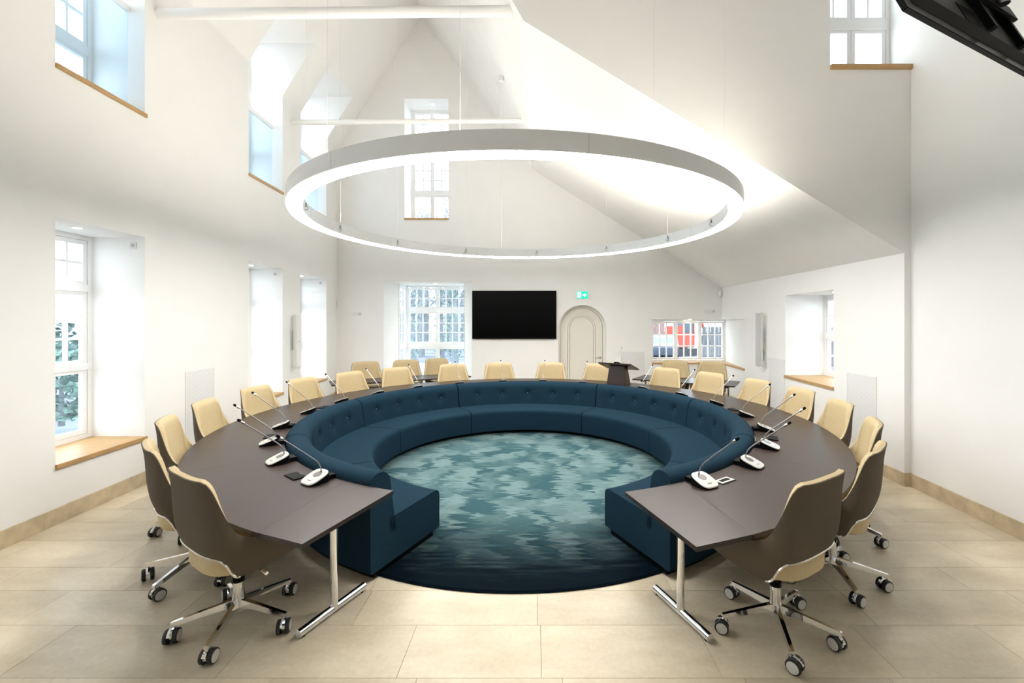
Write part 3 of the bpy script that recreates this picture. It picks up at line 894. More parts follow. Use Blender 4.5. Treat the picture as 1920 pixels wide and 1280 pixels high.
def build_chair():
    root = empty('swivel_chair')
    Ns, Nv = 120, 18
    ss = [lerp(-1, 1, i / Ns) for i in range(Ns + 1)]
    def pt(s, v):
        t = abs(s); return chair_surf(s, lerp(ch_bot(t), ch_top(t), v))
    def nrm(s, v):
        e_ = .004
        du = pt(min(1, s + e_), v) - pt(max(-1, s - e_), v); dv = pt(s, min(1, v + e_)) - pt(s, max(0, v - e_))
        n_ = dv.cross(du)
        if n_.length < 1e-9: n_ = Vector((0, -1, 0))
        n_.normalize(); c = pt(s, v)
        if n_.dot(Vector((c.x, c.y + .02, 0))) < 0: n_ = -n_
        return n_
    def layer(mb, off):
        return [[mb.vert(pt(s, j / Nv) + nrm(s, j / Nv) * (off(s, j / Nv) if callable(off) else off)) for j in range(Nv + 1)] for s in ss]
    def solid(off_o, off_i):
        b = MB(); A_ = layer(b, off_o); B_ = layer(b, off_i)
        for i in range(Ns):
            for j in range(Nv):
                b.face((A_[i][j], A_[i + 1][j], A_[i + 1][j + 1], A_[i][j + 1]))
                b.face((B_[i][j], B_[i][j + 1], B_[i + 1][j + 1], B_[i + 1][j]))
            b.face((A_[i][0], B_[i][0], B_[i + 1][0], A_[i + 1][0])); b.face((A_[i][Nv], A_[i + 1][Nv], B_[i + 1][Nv], B_[i][Nv]))
        for i in (0, Ns):
            for j in range(Nv): b.face((A_[i][j], A_[i][j + 1], B_[i][j + 1], B_[i][j]))
        return b
    solid(.012, .004).build('shell', 'chair_fabric', root, smooth=True)
    def inner(s, v):
        t = abs(s); return -.022 - .020 * (1 - sm(.36, .46, t)) * min(1, (1 - v) / .08)
    solid(.004, inner).build('upholstery', 'chair_leather', root, smooth=True)
    b = MB()
    b.tube([pt(s, 0) + nrm(s, 0) * .010 for s in [lerp(-.43, .43, q / 40) for q in range(41)]], .0075, 8)
    b.build('chrome_trim', 'chrome', root, smooth=True)
    # seat cushion
    b = MB()
    prof = [(.80, .452), (.93, .455), (.99, .468), (1.0, .49), (1.0, .53), (.985, .552), (.93, .566), (.80, .572), (.4, .575)]
    prev = None
    for (k, z) in prof:
        pts = []
        for q in range(48):
            a = 2 * pi * q / 48
            x = .262 * k * math.copysign(abs(cos(a)) ** .62, cos(a)); y_ = .03 + .262 * k * math.copysign(abs(sin(a)) ** .62, sin(a))
            pts.append((x, y_, z - (.012 * max(0, y_ - .2) / .1 if z > .5 else 0)))
        cur = b.ring(pts)
        if prev: b.bridge(prev, cur)
        else: b.face(cur[::-1])
        prev = cur
    b.face(prev)
    b.build('seat_cushion', 'chair_leather', root, smooth=True)
    b = MB(); b.box(-.11, .11, -.13, .15, .405, .455); b.box(-.06, .06, .05, .19, .385, .41)
    b.build('mechanism', 'black_plastic', root, bevel=.008)
    b = MB(); b.tube([(.08, .03, .425), (.20, .03, .42), (.27, .03, .415)], [.006, .006, .006], 8); b.tube([(.25, .03, .416), (.30, .03, .413)], .011, 10)
    b.build('lever', 'chrome', root, smooth=True)
    b = MB(); b.tube([(0, 0, .30), (0, 0, .41)], .018, 16); b.build('gas_lift', 'chrome', root, smooth=True)
    b = MB(); b.tube([(0, 0, .285), (0, 0, .318)], .0335, 20); b.build('black_collar', 'black_plastic', root, smooth=True)
    b = MB(); b.lathe([(.030, .095), (.036, .10), (.034, .20), (.031, .29)], 24); hub = b.build('hub', 'chrome', root, smooth=True)
    arm = MB()
    sec = [(.02, .020, .175, .125), (.12, .016, .158, .122), (.33, .0135, .122, .096), (.348, .013, .118, .096)]
    prev = None
    for (y_, hw, z1, z0) in sec:
        cur = arm.ring([(-hw, y_, z0), (hw, y_, z0), (hw * .75, y_, z1), (-hw * .75, y_, z1)])
        if prev: arm.bridge(prev, cur)
        else: arm.face(cur[::-1])
        prev = cur
    arm.face(prev)
    arm.tube([(0, .335, .080), (0, .335, .110)], .013, 12)
    ao = arm.build('base_arm', 'chrome', root, smooth=True)
    ck = MB()
    ck.tube([(0, 0, .05), (0, 0, .072)], .010, 12)
    ck.box(-.008, .008, -.018, .030, .030, .066)
    for k in range(10):
        a0_, a1_ = rad(20 + k * 14), rad(34 + k * 14)
        for r0, r1 in ((.037, .040),):
            ck.hexa([(-.010, r0 * cos(a0_) + .012, r0 * sin(a0_) + .035), (.010, r0 * cos(a0_) + .012, r0 * sin(a0_) + .035), (.010, r0 * cos(a1_) + .012, r0 * sin(a1_) + .035), (-.010, r0 * cos(a1_) + .012, r0 * sin(a1_) + .035),
                     (-.010, r1 * cos(a0_) + .012, r1 * sin(a0_) + .035), (.010, r1 * cos(a0_) + .012, r1 * sin(a0_) + .035), (.010, r1 * cos(a1_) + .012, r1 * sin(a1_) + .035), (-.010, r1 * cos(a1_) + .012, r1 * sin(a1_) + .035)])
    co = ck.build('caster', 'chrome', root, smooth=True)
    wh = MB()
    R_ = .035
    prof = [(R_ * .78, .010), (R_ * .96, .011), (R_, .015), (R_, .026), (R_ * .94, .030), (R_ * .80, .031)]
    wh.lathe(prof, 24, T=lambda x, y_, z: (z, x + .012, y_ + R_))
    wh.cur = 1
    wh.lathe([(R_ * .78, .030), (R_ * .76, .033), (R_ * .4, .0345)], 24, T=lambda x, y_, z: (z, x + .012, y_ + R_))
    wo = wh.build('wheel', ['tyre', 'caster_disc'], co, smooth=True)
    w2 = wo.copy(); COL.objects.link(w2); w2.parent = co; w2.rotation_euler = (0, 0, pi); w2.location = (0, .024, 0)
    for k in range(5):
        A_ = 2 * pi * k / 5 + rad(8)
        if k == 0: a_, c_ = ao, co
        else:
            a_ = ao.copy(); COL.objects.link(a_); a_.parent = root
            c_ = copy_tree(co, root)
        a_.rotation_euler = (0, 0, A_)
        c_.location = (-.335 * sin(A_), .335 * cos(A_), 0)
        c_.scale = (1.2, 1.2, 1.2)
        c_.rotation_euler = (0, 0, A_ + (0.9, -0.7, 1.9, 2.6, -1.6)[k])
    return root
chair0 = build_chair()
used = False
def spin_base(ch, delta):
    for o in ch.children:
        nm = o.name.split('.')[0]
        if nm == 'base_arm': o.rotation_euler[2] += delta
        if nm == 'caster':
            v = Matrix.Rotation(delta, 3, 'Z') @ Vector(o.location); o.location = v; o.rotation_euler[2] += delta + random.uniform(-.8, .8)
def place_chair(x, y, face, label, group, spin=None):
    global used
    c = copy_tree(chair0) if used else chair0
    used = True
    c.location = (x, y, 0); c.rotation_euler = (0, 0, face)
    spin_base(c, random.uniform(0, 1.2) if spin is None else spin)
    return tag(c, label, 'chair', group)
CA_L = [31.2, 46.5, 62.5, 77.5, 93.3, 107.6, 122, 136.4, 154.5, 170.2]
CA_R = [29.6, 45.2, 60.8, 76.6, 90.6, 105, 119.8, 134, 156.3, 172.4]
def ring_chair(a, lab, spin=None, r=3.41, tw=0):
    p = pol(r, a); place_chair(p[0], p[1], rad(a + tw), lab, 'swivel chairs around the ring table', spin)
first = [True]
for k, a in enumerate(CA_L):
    lab = 'brown and cream swivel chair on chrome casters at the left table end' if k == 0 else 'cream swivel chair, %s along the left half of the ring table' % ORD[k]
    ring_chair(-a, lab, {0: rad(-3), 1: rad(-2.5)}.get(k), tw=(-2, 1, 0, 2, -3, 1, 2, 0, -2, 3)[k])
for k, a in enumerate(CA_R):
    lab = 'brown and cream swivel chair on chrome casters at the right table end' if k == 0 else 'cream swivel chair, %s along the right half of the ring table' % ORD[k]
    ring_chair(a, lab, {0: rad(-15), 1: rad(-22)}.get(k), tw=(2, -1, 0, 2, 1, -3, 1, 0, 2, -1)[k])

# ------------------------------------------------------------------ far desks and their chairs
def desk(x, y, rz, L, D, label):
    t = tag(empty('folding_desk', (x, y, 0), rz), label, 'desk', 'desks along the far wall')
    b = MB(); b.box(0, L, 0, D, ZT - .026, ZT); b.build('desktop', 'table_laminate', t, bevel=.002)
    for u in (.16, L - .16):
        b = MB()
        b.tube([(u, D * .5, .03), (u, D * .5, ZT - .03)], .026, 14)
        b.tube([(u, .06, .03), (u, D - .06, .03)], .024, 14)
        b.build('leg', 'chrome', t, smooth=True)
        b = MB(); b.box(u - .03, u + .03, D * .2, D * .8, ZT - .07, ZT - .026); b.build('fold_bracket', 'black_plastic', t)
    return t
aL = math.atan2(1.07, 1.966)
nL = Vector((-sin(aL), cos(aL)))
dL = Vector((cos(aL), sin(aL)))
c0 = Vector((-1.424, 9.65))
for k, lab in enumerate(('dark folding desk before the bay window, right one of the pair', 'dark folding desk before the far left wall, left one of the pair')):
    p = c0 - dL * (1.4 * (k + 1) + .004 * k); desk(p.x, p.y, aL, 1.396, .70, lab)
aR = math.atan2(-1.04, 1.69)
dR = Vector((cos(aR), sin(aR))); nR = Vector((-sin(aR), cos(aR)))
q0 = Vector((2.027, 9.21))
desk(q0.x, q0.y, aR, 1.98, .80, 'dark folding desk before the corner window')
for k, (u, lab) in enumerate(((0.45, 'cream swivel chair behind the left desks, nearest the bay middle'), (1.22, 'cream swivel chair behind the left desks, middle one of three'), (2.05, 'cream swivel chair behind the left desks, nearest the left corner'))):
    p = c0 - dL * u + nL * .82; place_chair(p.x, p.y, aL + pi + (.1, -.15, .05)[k], lab, 'chairs at the far desks')
for k, (u, lab) in enumerate(((0.62, 'cream swivel chair behind the right desk, below the window middle'), (1.36, 'cream swivel chair behind the right desk, nearest the right wall'))):
    p = q0 + dR * u + nR * .92; place_chair(p.x, p.y, aR + pi + (.1, -.1)[k], lab, 'chairs at the far desks')

# ------------------------------------------------------------------ gooseneck microphones
def build_mic():
    r_ = empty('gooseneck_microphone')      # local +y = outwards to the speaker
    b = MB()
    def plate(z, k, y0=0.0, tilt=0.0):
        pts = []
        for q in range(32):
            a = 2 * pi * q / 32
            x = .083 * k * math.copysign(abs(cos(a)) ** .55, cos(a)); y_ = y0 + .085 * k * math.copysign(abs(sin(a)) ** .65, sin(a))
            pts.append((x, y_, z - tilt * y_))
        return pts
    lo = b.ring(plate(.001, 1.0)); mid = b.ring(plate(.040, 1.0, 0, .36)); b.face(lo[::-1]); b.bridge(lo, mid); b.face(mid)
    b.box(-.055, .055, -.135, -.05, .001, .034)
    b.build('body', 'black_plastic', r_, smooth=True)
    b = MB()
    lo = b.ring(plate(.0405, .98, .004, .36)); mid = b.ring(plate(.048, .96, .004, .36)); b.face(lo[::-1]); b.bridge(lo, mid); b.face(mid)
    fp = b.build('face_plate', 'silver_plastic', r_, smooth=True)
    b = MB(); b.lathe([(.030, .0485), (.030, .0505)], 20, c=(0, -.018, 0), T=lambda x, y_, z: (x * 1.15, y_, z - .36 * y_))
    b.build('speaker_grille', 'brushed_steel', fp, smooth=True)
    b = MB(); b.box(-.02, .02, .042, .052, .028, .034); b.build('talk_button', 'grey_plastic', fp)
    path = [(0, -.05, .036), (0, -.05, .07), (0, -.046, .10), (0, -.034, .128), (0, -.016, .152), (0, .01, .178)]
    path += [(0, lerp(.01, .25, q / 6), lerp(.178, .385, q / 6)) for q in range(1, 7)]
    b = MB(); b.tube(path, .0048, 8); b.tube(path[:2], .009, 10); nk = b.build('gooseneck', 'brushed_steel', r_, smooth=True)
    d_ = (Vector(path[-1]) - Vector(path[-3])).normalized(); e_ = Vector(path[-1])
    b = MB(); b.tube([e_ - d_ * .01, e_, e_ + d_ * .03, e_ + d_ * .034], [.006, .010, .010, .007], 12); b.build('mic_head', 'chrome', r_, smooth=True)
    b = MB(); b.tube([e_ + d_ * .030, e_ + d_ * .052, e_ + d_ * .058], [.0112, .0112, .007], 12); b.build('foam_tip', 'black_plastic', r_, smooth=True)
    return r_
mic0 = build_mic(); mused = False
def place_mic(x, y, z, rz, label, group, k=1.0):
    global mused
    c = copy_tree(mic0) if mused else mic0
    mused = True
    c.location = (x, y, z); c.rotation_euler = (0, 0, rz); c.scale = (k, k, k)
    return tag(c, label, 'microphone', group)
MA_L = [32.1, 46.4, 60.5, 75, 91.0, 106, 121, 136.5, 153, 170]
MA_R = [29.7, 43.8, 57.5, 72.3, 87.0, 102.5, 118, 134, 158, 174]
for sg, lst, nm in ((-1, MA_L, 'left'), (1, MA_R, 'right')):
    for k, a in enumerate(lst):
        p = pol(2.86, sg * a, ZT)
        place_mic(p[0], p[1], ZT + .0005, rad(sg * a) + pi + random.uniform(-.06, .06), 'silver gooseneck microphone, %s along the %s half of the ring table' % (ORD[k], nm), 'microphones on the ring table')

# power boxes let into the table
def power_box(a, open_, label):
    p = pol(2.885, a, ZT)
    t = tag(empty('power_box', (p[0], p[1], ZT), rad(a)), label, 'power socket', 'power boxes in the ring table')
    b = MB()
    if open_:
        b.box(-.085, .085, -.045, .045, .0005, .004); b.build('surround', 'black_plastic', t)
        b = MB(); b.box(-.078, .078, -.036, .036, .0041, .008); pl = b.build('socket_plate', 'silver_plastic', t, bevel=.001)
        for x in (-.036, 0, .036):
            b = MB(); b.box(x - .016, x + .016, -.017, .017, .0081, .0095); b.build('socket', 'black_plastic', pl)
    else:
        b = MB(); b.box(-.085, .085, -.048, .048, .0005, .010); b.build('lid', 'black_plastic', t, bevel=.002)
        b = MB(); b.box(-.02, .02, .040, .044, .0101, .0112); b.build('lid_grip', 'brushed_steel', t)
for a, op, lab in ((-37.0, False, 'flat black power lid beside the left front microphone'), (33.8, True, 'open power socket strip beside the right front microphone'),
                   (-67, False, 'flat black power lid near the third left microphone'), (65.5, False, 'flat black power lid near the third right microphone'),
                   (-98.5, False, 'flat black power lid near the fifth left microphone'), (95, False, 'flat black power lid near the fifth right microphone')):
    power_box(a, op, lab)

# ------------------------------------------------------------------ table lectern with its microphone
lx, ly = 1.59, 8.42
la = rad(146.8)
lec = tag(empty('table_lectern', (lx, ly, ZT), la), 'dark wooden lectern standing on the far right of the ring table', 'lectern')
b = MB()
lo = [(-.195, -.13, .0005), (.195, -.13, .0005), (.195, .13, .0005), (-.195, .13, .0005)]
hi = [(-.155, -.09, .31), (.155, -.09, .31), (.155, .09, .36), (-.155, .09, .36)]
b.hexa(lo + hi); b.build('column', 'lectern_wood', lec, bevel=.01)
b = MB()
def lt(x, y_, z): return (x, y_, z + .335 + .30 * y_)
b.box(-.33, .33, -.22, .22, 0, .028, T=lt); b.build('reading_board', 'lectern_wood', lec, bevel=.004)
b = MB(); b.box(-.30, .30, -.215, -.195, .028, .045, T=lt); b.build('paper_ledge', 'lectern_wood', lec)
v = Matrix.Rotation(la, 3, 'Z') @ Vector((0, .06, 0))
mc_ = place_mic(lx + v.x, ly + v.y, ZT + .392, la + pi, 'slim gooseneck microphone on the dark lectern', 'microphone on the lectern', .72)

# ------------------------------------------------------------------ wall screen
b = MB(); tv = tag(empty('wall_screen', (-.553, YB, 2.114)), 'large black flat screen on the far wall', 'screen')
b.box(-1.072, 1.072, -.075, -.03, -.615, .615); b.build('casing', 'black_plastic', tv, bevel=.006)
b = MB(); b.box(-1.060, 1.060, -.077, -.0752, -.600, .603); b.build('display_panel', 'dark_screen', tv)
b = MB(); b.box(-.02, .02, -.074, -.06, -.628, -.613); b.build('logo_tab', 'grey_plastic', tv)
b = MB(); b.box(-.35, .35, -.03, -.001, -.25, .25); b.build('wall_mount', 'black_plastic', tv)

# exit sign
ex = tag(empty('exit_sign', (1.182, YB, 2.618)), 'green lit emergency exit sign above the arched door', 'sign')
b = MB(); b.box(-.146, .146, -.03, -.001, -.10, .10); b.build('housing', 'white_plastic', ex, bevel=.004)
b = MB(); b.box(-.140, .140, -.034, -.0305, -.092, .092); fc = b.build('lit_face', 'sign_green', ex)
b = MB()   # doorway with running figure
b.box(-.118, -.030, -.036, -.0345, -.07, .07); b.build('doorway_mark', 'sign_white', fc)
b = MB()
b.tube([(-.066, -.0365, .045), (-.064, -.0365, .045)], .012, 8)
b.hexa([(x, -.0362, z) for x, z in ((-.082, -.01), (-.064, -.012), (-.058, .03), (-.074, .032))] + [(x, -.0375, z) for x, z in ((-.082, -.01), (-.064, -.012), (-.058, .03), (-.074, .032))])
for (p_, q_) in (((-.075, -.01), (-.096, -.045)), ((-.070, -.01), (-.052, -.03)), ((-.052, -.03), (-.056, -.058)), ((-.064, .025), (-.044, .010)), ((-.07, .025), (-.09, .012))):
    b.tube([(p_[0], -.0368, p_[1]), (q_[0], -.0368, q_[1])], .006, 6)
b.build('running_figure', 'sign_green', fc)
b = MB()
b.poly([(.008, -.036, -.018), (.055, -.036, -.018), (.055, -.036, -.05), (.108, -.036, 0), (.055, -.036, .05), (.055, -.036, .018), (.008, -.036, .018)])
b.build('arrow_mark', 'sign_white', fc)

# ------------------------------------------------------------------ column loudspeakers
def speaker(x, y, z0, z1, rz, label, bracket):
    t = tag(empty('column_speaker', (x, y, z0), rz), label, 'loudspeaker', 'column loudspeakers on the side walls')
    h = z1 - z0
    b = MB()
    b.lathe([(1, 0), (1, h)], 4) if False else b.box(-.058, .058, -.05, .05, 0, h)
    b.build('cabinet', 'white_plastic', t, bevel=.012)
    b = MB(); b.box(-.050, .050, -.056, -.0505, .012, h - .012); g_ = b.build('grille', 'white_plastic' if not bracket else 'grey_plastic', t, bevel=.004)
    b = MB(); b.box(-.02, .02, -.0585, -.0562, h * .49, h * .50); b.build('name_plate', 'grey_plastic', g_)
    b = MB()
    b.tube([(0, .05, h * .62), (0, .11, h * .62)], .012, 8); b.tube([(0, .05, h * .40), (0, .11, h * .40)], .012, 8)
    b.box(-.018, .018, .10, .118, h * .33, h * .70)
    b.build('wall_bracket', 'brushed_steel', t)
    if bracket:
        b = MB(); b.tube([(.03, .06, h * .38), (.045, .085, h * .25), (.03, .10, h * .12), (.01, .06, h * .03)], .006, 8)
        b.build('cable', 'black_plastic', t, smooth=True)
speaker(xl(8.80) + .13, 8.80, 1.015, 2.09, rad(62), 'white column loudspeaker between the far left windows', False)
speaker(xr(8.75) - .13, 8.75, 1.05, 2.13, rad(-58), 'white column loudspeaker with cable beside the right window', True)

# ------------------------------------------------------------------ perforated panels, switches, sensors, sockets, downlights
def acoustic(P, u0, u1, z0, z1, label):
    c = Vector(P((u0 + u1) / 2, 0, z0))
    t = tag(empty('perforated_panel', c), label, 'wall panel', 'perforated panels low on the walls')
    b = MB(); b.box(u0, u1, -.006, -.0005, z0, z1, T=lambda *q: tuple(Vector(P(*q)) - c)); b.build('perforated_sheet', 'perforated', t)
    b = MB()
    for (a0_, a1_, c0_, c1_) in ((u0 - .012, u0, z0, z1), (u1, u1 + .012, z0, z1), (u0 - .012, u1 + .012, z1, z1 + .012), (u0 - .012, u1 + .012, z0 - .012, z0)):
        b.box(a0_, a1_, -.009, -.0005, c0_, c1_, T=lambda *q: tuple(Vector(P(*q)) - c))
    b.build('panel_rim', 'white_plastic', t)
acoustic(PL, 5.93, 6.485, .30, 1.262, 'white perforated panel on the left wall behind the chairs')
acoustic(PR, 5.67, 6.23, .30, 1.225, 'white perforated panel on the right wall near the wall step')
acoustic(PR, 8.02, 8.62, .30, 1.235, 'white perforated panel below the right loudspeaker')
acoustic(PB, 2.185, 2.77, .25, 1.16, 'white perforated panel on the far wall behind the lectern')

def plate_sw(x0, x1, z0, z1, label):
    t = tag(empty('switch_plate', ((x0 + x1) / 2, YB, (z0 + z1) / 2)), label, 'switch plate')
    w_, h_ = (x1 - x0) / 2, (z1 - z0) / 2
    b = MB(); b.box(-w_, w_, -.010, -.0005, -h_, h_); b.build('cover_plate', 'white_plastic', t, bevel=.002)
    for k in range(3):
        xx = lerp(-w_, w_, (k + .5) / 3)
        b = MB()
        if k == 2: b.lathe([(.026, -.0125), (.026, -.0102)], 16, T=lambda x, y_, z: (xx + x, z, y_)); b.build('socket', 'grey_plastic', t)
        else: b.box(xx - w_ * .27, xx + w_ * .27, -.0135, -.0102, -h_ * .75, h_ * .75); b.build('rocker', 'white_plastic', t)
plate_sw(-4.69, -4.47, 2.09, 2.18, 'white triple switch plate left of the bay window')
plate_sw(4.32, 4.59, 2.14, 2.25, 'white triple switch plate above the corner window')

def sensor(x, y, z, rz, label):
    t = tag(empty('motion_sensor', (x, y, z), rz), label, 'motion sensor', 'motion sensors in the corners')
    b = MB(); b.box(-.035, .035, -.03, .03, -.075, .06); b.build('housing', 'white_plastic', t, bevel=.012)
    b = MB(); b.box(-.028, .028, -.038, -.029, -.055, .0); b.build('lens', 'white_plastic', t, bevel=.003)
sensor(xl(YB) + .055, YB - .055, 2.41, rad(45), 'small white motion sensor in the far left corner')
sensor(xr(YB) - .055, YB - .055, 2.66, rad(-45), 'small white motion sensor in the far right corner')

for k, (a, b_) in enumerate(LW):
    lab = 'square white socket at the top of the left niche ' + posn[k]
    x = xl(b_) - .14
    t = tag(empty('wall_socket', (x, b_, LZ1 - .10)), lab, 'socket', 'sockets in the left niches')
    b = MB(); b.box(-.04, .04, -.008, -.0005, -.04, .04); b.build('cover_plate', 'white_plastic', t, bevel=.002)
    b = MB(); b.lathe([(.022, -.011), (.022, -.0082)], 16, T=lambda x_, y_, z: (x_, z, y_)); b.build('socket_insert', 'grey_plastic', t)
def downlight(x, y, z, label):
    t = tag(empty('downlight', (x, y, z)), label, 'downlight', 'small downlights in the window niches')
    b = MB(); b.lathe([(.05, -.004), (.05, -.0005)], 20); b.build('rim', 'white_plastic', t)
    b = MB(); b.lathe([(.038, -.0065), (.038, -.0042)], 20); b.build('bulb', 'downlight_glow', t)
    d = bpy.data.lights.new('downlight_beam', 'SPOT'); d.energy = SPOT_W; d.spot_size = rad(95); d.spot_blend = .5
    d.shadow_soft_size = .035; d.color = (1, .95, .88)
    o = bpy.data.objects.new('downlight_beam', d); COL.objects.link(o); o.parent = t; o.location = (0, 0, -.02)
for k, (a, b_) in enumerate(LW):
    u = (a + b_) / 2 - .02
    downlight(xl(u) - .28, u, LZ1, 'round downlight in the left niche head ' + posn[k])
    downlight(xl(u) - .1, u, UZ1, 'round downlight in the left dormer ceiling ' + posn[k])
downlight(-2.72, YB + .3, BU[3], 'round downlight above the high gable window')
downlight(-2.75, YB + .75, BAY[3], 'round downlight in the bay window ceiling')
downlight(4.0, YB + .15, CZ1, 'round downlight above the corner window')
downlight(xr(7.0) + .3, 7.0, RW[3], 'round downlight above the low right window')

# ------------------------------------------------------------------ hanging display seen from behind, top right
A0 = Vector((2.01, 2.40, 3.663)); ux = Vector((.906, .422, 0)).normalized(); nn_ = Vector((-ux.y, ux.x, 0))
tl = rad(21); up_ = (Vector((0, 0, 1)) * cos(tl) + nn_ * sin(tl)).normalized(); bk_ = ux.cross(up_).normalized()
if bk_.y > 0: bk_ = -bk_           # back of the display looks at the camera
dsp = tag(empty('hanging_display', A0), 'large black display hung from the ceiling at upper right', 'screen')
def dT(x, y_, z): return tuple(ux * x + bk_ * y_ + up_ * z)
b = MB(); b.box(0, 1.95, 0, .028, 0, 1.12, T=dT); b.build('casing', 'black_gloss', dsp, bevel=.004)
b = MB(); b.box(.012, 1.938, -.002, 0, .012, 1.108, T=dT); b.build('display_panel', 'dark_screen', dsp)
b = MB()
b.hexa([dT(*q) for q in ((.10, .028, .07), (1.85, .028, .07), (1.85, .028, 1.05), (.10, .028, 1.05), (.18, .062, .14), (1.77, .062, .14), (1.77, .062, .98), (.18, .062, .98))])
bc = b.build('rear_cover', 'black_plastic', dsp, bevel=.004)
for x0 in (.70, 1.66):
    b = MB()
    for k in range(14):
        z = .145 + k * .011
        b.box(x0, x0 + (.22 if x0 < 1 else .10), .0625, .066, z, z + .006, T=dT)
    b.build('vent_grille', 'black_gloss', bc)
for x0 in (1.02, 1.46):
    b = MB(); b.box(x0, x0 + .05, .062, .10, .18, .98, T=dT); b.build('mount_rail', 'black_plastic', dsp)
b = MB(); b.box(1.0, 1.53, .10, .125, .40, .52, T=dT); b.build('mount_bar', 'black_plastic', dsp)
pm = Vector(dT(1.265, .16, .46))
b = MB(); b.tube([tuple(pm - Vector((0, 0, .05))), (pm.x, pm.y, RIDGE - A0.z)], .035, 16); b.build('ceiling_pole', 'brushed_steel', dsp, smooth=True)
b = MB(); b.tube([dT(1.1, .09, .45), dT(1.25, .13, .30), dT(1.38, .10, .40), dT(1.45, .08, .7)], .007, 8); b.build('cable', 'black_plastic', dsp, smooth=True)

# ------------------------------------------------------------------ outside: snowy building plot, trees, digger, car
b = MB(); b.poly([(-60, -10, -.35), (60, -10, -.35), (60, 90, -.35), (-60, 90, -.35)])
tag(b.build('ground', 'mud_ground'), 'muddy half-snowed ground outside the windows', 'ground', kind='structure')
rnd = random.Random(3)
def snow_patch(x, y, rx, ry, label):
    b = MB(); pts = []
    for q in range(18):
        a = 2 * pi * q / 18; k = rnd.uniform(.7, 1.15); pts.append((rx * k * cos(a), ry * k * sin(a)))
    lo = b.ring([(px, py, 0) for px, py in pts]); hi = b.ring([(px * .85, py * .85, .05) for px, py in pts]); b.bridge(lo, hi); b.face(hi)
    o = b.build('snow_patch', 'snow'); o.location = (x, y, -.349)
    tag(o, label, 'snow', 'snow patches outside')
snow_patch(-7.6, 6.2, .9, 1.0, 'thin snow patch outside the nearest left window')
snow_patch(-10.5, 9.2, 1.4, 1.6, 'wide snow patch beyond the nearest left window')
snow_patch(-3.6, 15.0, 1.2, .8, 'snow patch just outside the bay window')
snow_patch(-5.2, 22.0, 3.0, 1.8, 'broad snow patch beyond the bay window')
snow_patch(4.6, 15.5, 1.2, .9, 'snow patch just outside the corner window')
snow_patch(8.6, 18.6, 2.0, 1.4, 'snow patch in front of the fence outside')
def tree(x, y, h, label, ivy=False):
    t = tag(empty('bare_tree', (x, y, -.35)), label, 'tree', 'winter trees outside')
    b = MB()
    tr = .10 + .012 * h
    path = [(rnd.uniform(-.06, .06) * k, rnd.uniform(-.06, .06) * k, h * k / 6) for k in range(7)]
    b.tube(path, [lerp(tr, .03, k / 6) for k in range(7)], 8)
    b.build('trunk', 'bark', t, smooth=True)
    b = MB()
    for q in range(46):
        k = rnd.uniform(.25, 1.0); i = min(5, int(k * 6)); f_ = k * 6 - i
        p0 = Vector(path[i]).lerp(Vector(path[i + 1]), f_)
        a = rnd.uniform(0, 2 * pi); L_ = h * rnd.uniform(.12, .34) * (1.15 - k * .6)
        p1 = p0 + Vector((cos(a) * L_ * .5, sin(a) * L_ * .5, L_ * .35)); p2 = p1 + Vector((cos(a + .5) * L_ * .4, sin(a + .5) * L_ * .4, L_ * .3))
        b.tube([p0, p1, p2], [.03, .018, .006], 5)
        for w_ in range(4):
            a2 = a + rnd.uniform(-1.2, 1.2); s0 = p0.lerp(p2, rnd.uniform(.3, 1)); b.tube([s0, s0 + Vector((cos(a2) * L_ * .35, sin(a2) * L_ * .35, L_ * rnd.uniform(-.05, .3)))], [.008, .003], 4)
    b.build('branches', 'bark', t)
    if ivy:
        b = MB()
        for q in range(420):
            k = rnd.uniform(.05, .75); i = min(5, int(k * 6)); p0 = Vector(path[i]).lerp(Vector(path[i + 1]), k * 6 - i)
            a = rnd.uniform(0, 2 * pi); r = tr + rnd.uniform(.02, .28); c = p0 + Vector((cos(a) * r, sin(a) * r, 0)); s_ = rnd.uniform(.04, .09)
            u_ = Vector((-sin(a), cos(a), rnd.uniform(-.5, .5))) * s_; v_ = Vector((rnd.uniform(-.3, .3), rnd.uniform(-.3, .3), 1)) * s_
            b.poly([c - u_, c - v_, c + u_, c + v_])
        b.build('ivy', 'ivy', t)
tree(-11.0, 12.5, 7.5, 'bare ivy-clad tree outside the nearest left window', True)
tree(-14.5, 9.5, 8.5, 'bare tree farther out beyond the left windows')
tree(-12.0, 17.0, 8.0, 'bare tree left beyond the bay window')
for x, y, h, iv, lab in ((-6.6, 23.5, 8, True, 'ivy-clad tree seen through the left panes of the bay'), (-5.2, 28, 9, False, 'slim bare tree seen through the middle of the bay'),
                         (-8.2, 31, 10, True, 'far ivy-clad tree seen through the bay'), (-4.0, 21.5, 8.5, True, 'ivy-clad tree seen through the right panes of the bay'), (-6.0, 36, 11, False, 'farthest bare tree seen through the bay')):
    tree(x, y, h, lab, iv)
for x, y, h, iv in ((-5.6, 26, 9, True), (-7.2, 27.5, 9, False), (-4.75, 25, 8, False), (-9.0, 36, 11, True), (-7.4, 38, 11, True), (-10.4, 34, 10, True), (-6.7, 33, 10, True), (-5.9, 30.5, 9, True)):
    tree(x, y, h, 'one of the tangled trees in the little wood behind the bay', iv)
